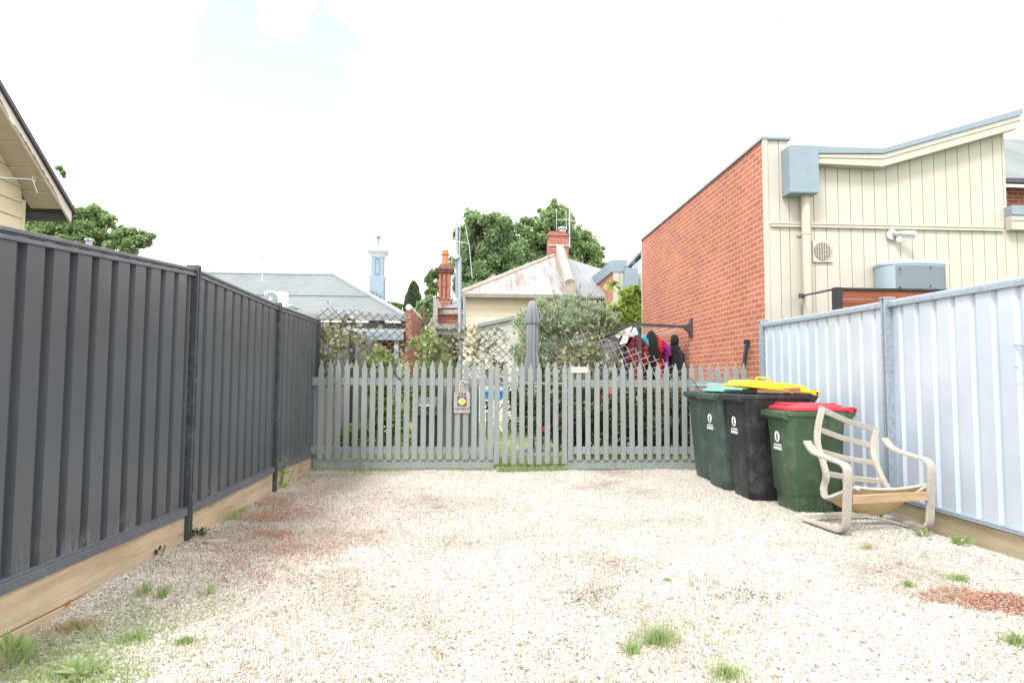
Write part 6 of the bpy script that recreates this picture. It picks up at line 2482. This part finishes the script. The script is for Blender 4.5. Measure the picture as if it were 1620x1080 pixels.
m.box(so.x - 0.015, so.x + 0.015, tY - 0.479, tY - 0.45, -0.05, s1.z - 0.02)
m.build('stake', M_darkgrey, sgn, so)
m = MB()
zz = [(767.5, 635), (772, 635.5), (768.5, 639), (772.5, 643), (768, 646.5), (773, 646.5)]
for a_, b_ in zip(zz[:-1], zz[1:]):
    m.bar(P(*a_, tY - 0.506), P(*b_, tY - 0.506), 0.03, 0.006, (0, 1, 0))
m.build('mark', M_black, sgn, so)

# pale edging board on the lawn
m = MB()
p0, p1 = P(815, 697, 10.6), P(862, 694, 10.6)
m.box(p0.x, p1.x, 10.6, 10.75, -0.01, 0.05)
tag(m.build('edging_board', M_cream_trim, None, (p0.x, 10.6, 0)), 'pale edging board lying on the lawn behind the narrow gate', 'board')

# ------------------------------------------------------------------ grass, weeds, ground cover
n = 26000
bx = rng.uniform(-2.1, 4.0, n)
by = 8.7 + 8.5 * rng.uniform(0, 1, n) ** 1.7
base = np.stack([bx, by, np.full(n, -0.01)], 1)
v, f = blades(base, 0.11, 0.012, 0.7)
tag(fast_mesh('lawn_grass', v, f, M_grass), 'patchy green lawn grass behind the picket gates', 'grass', kind='stuff')

# strip of weeds along the foot of the gates
cs = []
for (pa, pb, n_, hh) in ((492, 640, 330, 0.05), (640, 780, 130, 0.035), (786, 896, 1300, 0.06), (896, 1095, 120, 0.03)):
    xa, xb = P(pa, 740, 8.42).x, P(pb, 740, 8.42).x
    for _ in range(n_):
        cs.append((random.uniform(xa, xb), 8.40 + random.gauss(0, 0.05), 0.0))
v, f = blades(np.array(cs), 0.07, 0.006, 1.1)
tag(fast_mesh('gate_grass', v, f, M_grass), 'strip of short green grass at the foot of the picket gates', 'grass', kind='stuff')


def tuft(label, px, py, rx, ry, n_, h, w_, mt, lean=0.8, name='grass_tuft', cat='grass tuft', group='grass tufts growing in the gravel', kind=None):
    c = PG(px, py)
    Y = c.y
    k = Y / F
    # an image ellipse laid on the ground: ry in picture rows spans more metres in depth
    dy = ry * Y * Y / (F * CAMZ)
    pts_ = []
    for _ in range(n_):
        a = random.uniform(0, 2 * math.pi)
        r_ = min(1.2, abs(random.gauss(0, 0.55)))
        x_, y_ = c.x + rx * k * r_ * math.cos(a), Y + dy * r_ * math.sin(a)
        pts_.append((x_, y_, gz(x_, y_)))
    v_, f_ = blades(np.array(pts_), h, w_, lean)
    o = fast_mesh(name, v_, f_, mt, org=(c.x, c.y, gz(c.x, c.y)))
    tag(o, label, cat, group, kind)
    return o


tuft('largest bright green grass tuft in the gravel at the bottom right of centre', 1040, 1012, 40, 13, 380, 0.080, 0.0035, M_grass, 0.9)
tuft('yellow-green grass tuft just left of the largest tuft', 1000, 1026, 20, 10, 150, 0.055, 0.0035, M_grass, 1.0)
tuft('green grass tuft cut by the bottom edge right of the largest tuft', 1150, 1066, 32, 12, 240, 0.06, 0.0035, M_grass, 1.0)
tuft('small upright green tuft near the left sleeper, left of its pair', 228, 940, 9, 5, 60, 0.075, 0.006, M_grass)
tuft('small spiky tuft near the left sleeper, right of its pair', 259, 944, 10, 5, 60, 0.075, 0.006, M_grass)
tuft('wispy tuft with one long blade out in the left gravel', 330, 938, 12, 5, 40, 0.085, 0.005, M_grass)
tuft('flat dark green tuft in the lower left gravel', 213, 1006, 28, 8, 200, 0.035, 0.006, M_grass, 1.4)
tuft('flat green tuft right of the flat dark green tuft in the lower left', 296, 1013, 24, 7, 150, 0.03, 0.006, M_grass, 1.4)
tuft('yellow-green weedy tuft right of centre near the zinc fence', 1515, 917, 26, 6, 160, 0.04, 0.006, M_grass, 1.0)
tuft('small green tuft in front of the armchair towards the red ground cover', 1437, 930, 10, 4, 60, 0.045, 0.006, M_grass, 1.0)
tuft('green tuft at the bottom right corner of the gravel', 1606, 1020, 18, 9, 130, 0.06, 0.006, M_grass, 0.9)
tuft('tiny green tuft in the open middle of the gravel', 1056, 921, 8, 3, 50, 0.025, 0.006, M_grass, 1.2)
tuft('brown dry tuft standing in front of the armchair', 1372, 866, 14, 4, 80, 0.05, 0.004, M_grass_dry, 0.9)
tuft('mixed green weeds carpet at the bottom left corner', 110, 1052, 120, 30, 700, 0.045, 0.004, M_grass, 1.5, 'weedy_grass', 'grass', None, 'stuff')
tuft('olive dry tuft by the left sleeper above the corner weeds', 120, 985, 45, 10, 420, 0.04, 0.004, M_grass_dry, 1.0, 'dry_weed', 'grass', None, 'stuff')

pts = []
for (cx_, cy_, sx_, sy_, nn) in ((120, 1040, 90, 26, 420), (230, 985, 60, 22, 160), (300, 920, 60, 22, 90), (420, 830, 60, 22, 120), (1520, 925, 50, 14, 90), (1250, 815, 60, 6, 130), (1400, 850, 60, 10, 60), (520, 755, 30, 6, 80)):
    for _ in range(nn):
        p = PG(random.gauss(cx_, sx_), random.gauss(cy_, sy_))
        if -2.1 < p.x < 3.84 and p.y < 8.4:
            pts.append((p.x, p.y, gz(p.x, p.y)))
v, f = blades(np.array(pts), 0.05, 0.0035, 1.4)
tag(fast_mesh('sparse_grass', v, f, M_grass), 'thin scattered grass blades growing along the edges of the gravel', 'grass', kind='stuff')

# broad-leaved weeds


def weed(label, px, py, n_, ln, ratio, mt, h=0.05, spread=0.5, name='weed_plant'):
    c = PG(px, py)
    g_ = gz(c.x, c.y)
    o = Vector((c.x, c.y, g_))
    ang_ = rng.uniform(0, 2 * np.pi, n_)
    el_ = rng.uniform(0.15, 1.0, n_)
    d_ = np.stack([np.cos(ang_) * np.cos(el_ * 1.2), np.sin(ang_) * np.cos(el_ * 1.2), np.sin(el_ * 1.2) * h / ln * 1.6], 1)
    d_ /= np.linalg.norm(d_, axis=1, keepdims=True)
    r_ = rng.uniform(0, spread * ln, n_)
    pts_ = np.array(o) + np.stack([np.cos(ang_) * r_, np.sin(ang_) * r_, rng.uniform(0.0, h, n_)], 1) + d_ * ln * 0.5
    v_, f_ = leaf_arrays(pts_, ln, ln * ratio, d_, 1.0)
    root = empty(name, o, label, 'weed', 'leafy weeds on the gravel')
    fast_mesh('leaves', v_, f_, mt, root, org=o)
    m_ = MB()
    for k in range(3):
        m_.tube([o, o + Vector((random.gauss(0, 0.02), random.gauss(0, 0.02), h * 0.8 + 0.01))], 0.003, 5)
    m_.build('stem', M_grass, root, o)
    return root


weed('leafy green weed in the bottom left corner against the sleeper', 18, 1040, 60, 0.075, 0.3, M_grass, 0.10, 0.9)
weed('flat rosette weed with long leaves in the lower left gravel', 130, 1058, 26, 0.085, 0.28, M_grass, 0.025, 0.4)
weed('low green weed at the foot of the weathered sleeper, right of the armchair', 1521, 862, 40, 0.055, 0.5, M_grass, 0.04, 1.2)
weed('small green weed touching the right foot of the armchair', 1462, 851, 20, 0.05, 0.45, M_grass, 0.03, 0.9)
weed('yellow-green leafy seedling by the dark fence post near the gate', 445, 770, 80, 0.055, 0.6, M_leaf_lime, 0.26, 2.4)
weed('dark green weed at the foot of the nearest dark fence post', 312, 846, 45, 0.05, 0.5, M_leaf_dark, 0.03, 1.2)
weed('small dark weed against the sleeper left of the nearest dark post', 249, 878, 24, 0.045, 0.5, M_leaf_dark, 0.03, 0.9)

# dry leaf curl and a flat stone
m = MB()
c = PG(108, 962)
m.add([c + Vector((-0.02, 0, 0.0)), c + Vector((0.0, 0.015, 0.012)), c + Vector((0.012, 0, 0.05)), c + Vector((-0.012, -0.012, 0.03))], [(0, 1, 2), (0, 2, 3)])
tag(m.build('dry_leaf', M_terracotta, None, c), 'curled brown dry leaf against the lower left sleeper', 'leaf')
m = MB()
c = PG(341, 857)
c.z = gz(c.x, c.y) + 0.012
ring = lambda r_, z_: [c + Vector((r_ * 0.085 * math.cos(t) * (1 + 0.15 * math.sin(3 * t)), r_ * 0.05 * math.sin(t), z_)) for t in np.linspace(0, 2 * math.pi, 13)[:-1]]
m.rings([ring(1.0, -0.015), ring(1.05, 0.0), ring(0.9, 0.012), ring(0.5, 0.016)])
tag(m.build('flat_stone', M_stone, None, c, smooth=True), 'flat grey stone on the gravel near the dark fence post', 'stone')


def cover(label, patches, h, mt, name, dens=1.0):
    pts_ = []
    for (px, py, rx, ry, n_) in patches:
        for _ in range(int(n_ * dens)):
            a = random.uniform(0, 2 * math.pi)
            r_ = math.sqrt(random.uniform(0, 1)) * random.uniform(0.7, 1.15)
            qx, qy = px + rx * r_ * math.cos(a), py + ry * r_ * math.sin(a)
            p_ = PG(qx, qy)
            if -2.1 < p_.x < 3.84 and p_.y < 8.4:
                pts_.append((p_.x, p_.y, gz(p_.x, p_.y)))
    pts_ = np.array(pts_)
    pts_[:, 2] += rng.uniform(0.003, h, len(pts_))
    d_ = rand_dirs(len(pts_))
    d_[:, 2] = np.abs(d_[:, 2])
    v_, f_ = leaf_arrays(pts_, 0.017, 0.008, d_)
    o = fast_mesh(name, v_, f_, mt)
    tag(o, label, 'ground cover', kind='stuff')


cover('low red sedum ground cover creeping over the gravel', [(430, 795, 40, 9, 1300), (410, 822, 50, 6, 900), (450, 815, 60, 10, 1100), (430, 845, 40, 5, 600), (400, 860, 90, 20, 900), (480, 800, 45, 18, 800), (490, 865, 70, 25, 900), (520, 775, 60, 10, 400),
                                                              (560, 800, 110, 40, 900), (450, 900, 120, 40, 700), (1570, 955, 55, 15, 1900), (1500, 945, 50, 14, 700), (1608, 965, 25, 14, 800), (620, 800, 90, 40, 500), (540, 830, 60, 40, 500), (350, 900, 80, 25, 500), (470, 765, 30, 8, 500)],
      0.022, M_sedum, 'red_ground_cover')
cover('low green ground cover along the dark fence sleepers', [(362, 818, 22, 6, 900), (375, 808, 18, 6, 700), (428, 775, 12, 4, 400), (345, 824, 14, 5, 400), (120, 1060, 130, 28, 900), (230, 985, 70, 20, 350), (150, 1010, 70, 24, 400), (60, 1020, 50, 18, 300), (330, 960, 60, 20, 120), (190, 960, 50, 14, 150)], 0.03, M_grass, 'green_ground_cover')
# dry sprigs scattered over the gravel
n = 4200
pts = []
for _ in range(n):
    px = random.uniform(0, 1620)
    py = 745 + 340 * random.uniform(0, 1) ** 1.2
    if random.random() < 0.55:
        px = random.choice((random.gauss(560, 130), random.gauss(1130, 90), random.gauss(880, 200), random.gauss(350, 110)))
    p = PG(px, py)
    if -2.1 < p.x < 3.84 and p.y < 8.4:
        for _k in range(random.randint(1, 4)):
            x_, y_ = p.x + random.gauss(0, 0.012), p.y + random.gauss(0, 0.012)
            pts.append((x_, y_, gz(x_, y_)))
v, f = blades(np.array(pts), 0.034, 0.003, 0.9)
tag(fast_mesh('dry_sprigs', v, f, M_grass_dry), 'sparse dry grass sprigs standing in the gravel', 'dry grass', kind='stuff')

pts = []
for _ in range(150):
    p = PG(random.gauss(1120, 55), random.gauss(1005, 32))
    pts.append((p.x, p.y, gz(p.x, p.y)))
v, f = blades(np.array(pts), 0.10, 0.0028, 0.25)
tag(fast_mesh('seed_stalks', v, f, M_grass_dry), 'thin upright brown seed stalks around the green grass tufts', 'dry grass', kind='stuff')
pts = []
for (cx_, cy_, sx_, sy_, nn) in ((930, 945, 30, 14, 500), (960, 905, 40, 20, 300), (1190, 945, 40, 10, 350), (1130, 930, 50, 14, 250), (300, 880, 60, 30, 500), (900, 1010, 60, 30, 350), (680, 860, 120, 60, 400), (520, 780, 60, 25, 400)):
    for _ in range(nn):
        p = PG(random.gauss(cx_, sx_), random.gauss(cy_, sy_))
        if -2.1 < p.x < 3.84 and p.y < 8.4:
            pts.append((p.x, p.y, gz(p.x, p.y) + random.uniform(0.004, 0.014)))
d_ = rand_dirs(len(pts))
d_[:, 2] *= 0.3
d_ /= np.linalg.norm(d_, axis=1, keepdims=True)
v, f = leaf_arrays(np.array(pts), 0.016, 0.006, d_)
tag(fast_mesh('leaf_litter', v, f, leaf_mat('brown_litter', [(0.05, 0.035, 0.025), (0.14, 0.09, 0.06), (0.26, 0.17, 0.11)], 0.1)), 'fine brown leaf litter lying in patches on the gravel', 'leaf litter', kind='stuff')

# ------------------------------------------------------------------ sky and sun
world = bpy.data.worlds.new('World')
scene.world = world
world.use_nodes = True
wn = world.node_tree
bg = wn.nodes['Background']
sky = wn.nodes.new('ShaderNodeTexSky')
sky.sky_type = 'NISHITA'
sky.sun_disc = False
SUN_EL, SUN_AZ = R(52), R(215)      # azimuth clockwise from +Y: behind the camera, to its left
sky.sun_elevation = SUN_EL
sky.sun_rotation = SUN_AZ
wn.links.new(sky.outputs[0], bg.inputs[0])
bg.inputs[1].default_value = 0.15
bg2 = wn.nodes.new('ShaderNodeBackground')
bg2.inputs[0].default_value = (1.0, 1.0, 1.0, 1)
bg2.inputs[1].default_value = 1.0
tc = wn.nodes.new('ShaderNodeTexCoord')
nz = wn.nodes.new('ShaderNodeTexNoise')
nz.inputs['Scale'].default_value = 6.5
nz.inputs['Roughness'].default_value = 0.62
nz.inputs['Detail'].default_value = 8
wn.links.new(tc.outputs['Generated'], nz.inputs['Vector'])
dt = wn.nodes.new('ShaderNodeVectorMath')
dt.operation = 'DOT_PRODUCT'
d0 = ray(445, 50).normalized()
dt.inputs[1].default_value = d0
wn.links.new(tc.outputs['Generated'], dt.inputs[0])
mr = wn.nodes.new('ShaderNodeMapRange')
mr.inputs[1].default_value = 0.980
mr.inputs[2].default_value = 0.999
mr.inputs[3].default_value = 0.0
mr.inputs[4].default_value = 0.50
wn.links.new(dt.outputs['Value'], mr.inputs[0])
sb = wn.nodes.new('ShaderNodeMath')
sb.operation = 'SUBTRACT'
na = wn.nodes.new('ShaderNodeMath')
na.operation = 'MULTIPLY_ADD'
na.inputs[1].default_value = 2.0
na.inputs[2].default_value = -0.5
wn.links.new(nz.outputs[0], na.inputs[0])
wn.links.new(na.outputs[0], sb.inputs[0])
wn.links.new(mr.outputs[0], sb.inputs[1])
cr = wn.nodes.new('ShaderNodeValToRGB')
cr.color_ramp.elements[0].position = 0.10
cr.color_ramp.interpolation = 'EASE'
cr.color_ramp.elements[0].color = (0.22, 0.22, 0.22, 1)
cr.color_ramp.elements[1].position = 0.36
cr.color_ramp.elements[1].color = (1, 1, 1, 1)
wn.links.new(sb.outputs[0], cr.inputs[0])
mx = wn.nodes.new('ShaderNodeMixShader')
wn.links.new(cr.outputs[0], mx.inputs[0])
wn.links.new(bg.outputs[0], mx.inputs[1])
wn.links.new(bg2.outputs[0], mx.inputs[2])
wn.links.new(mx.outputs[0], wn.nodes['World Output'].inputs[0])

sd = bpy.data.lights.new('sun', 'SUN')
sd.energy = 1.5
sd.angle = R(14)
sd.color = (1.0, 0.982, 0.955)
sun = bpy.data.objects.new('sun', sd)
COL.objects.link(sun)
dirv = Vector((math.sin(SUN_AZ) * math.cos(SUN_EL), math.cos(SUN_AZ) * math.cos(SUN_EL), math.sin(SUN_EL)))
sun.rotation_euler = dirv.to_track_quat('Z', 'Y').to_euler()
sun.location = (0, 0, 30)

scene.view_settings.view_transform = 'Standard'
scene.view_settings.look = 'None'
scene.view_settings.gamma = 1.0
scene.view_settings.use_curve_mapping = False
scene.view_settings.exposure = 1.35
scene.cycles.max_bounces = 6
scene.cycles.diffuse_bounces = 3
scene.cycles.glossy_bounces = 2
scene.cycles.transmission_bounces = 2
scene.cycles.use_denoising = True
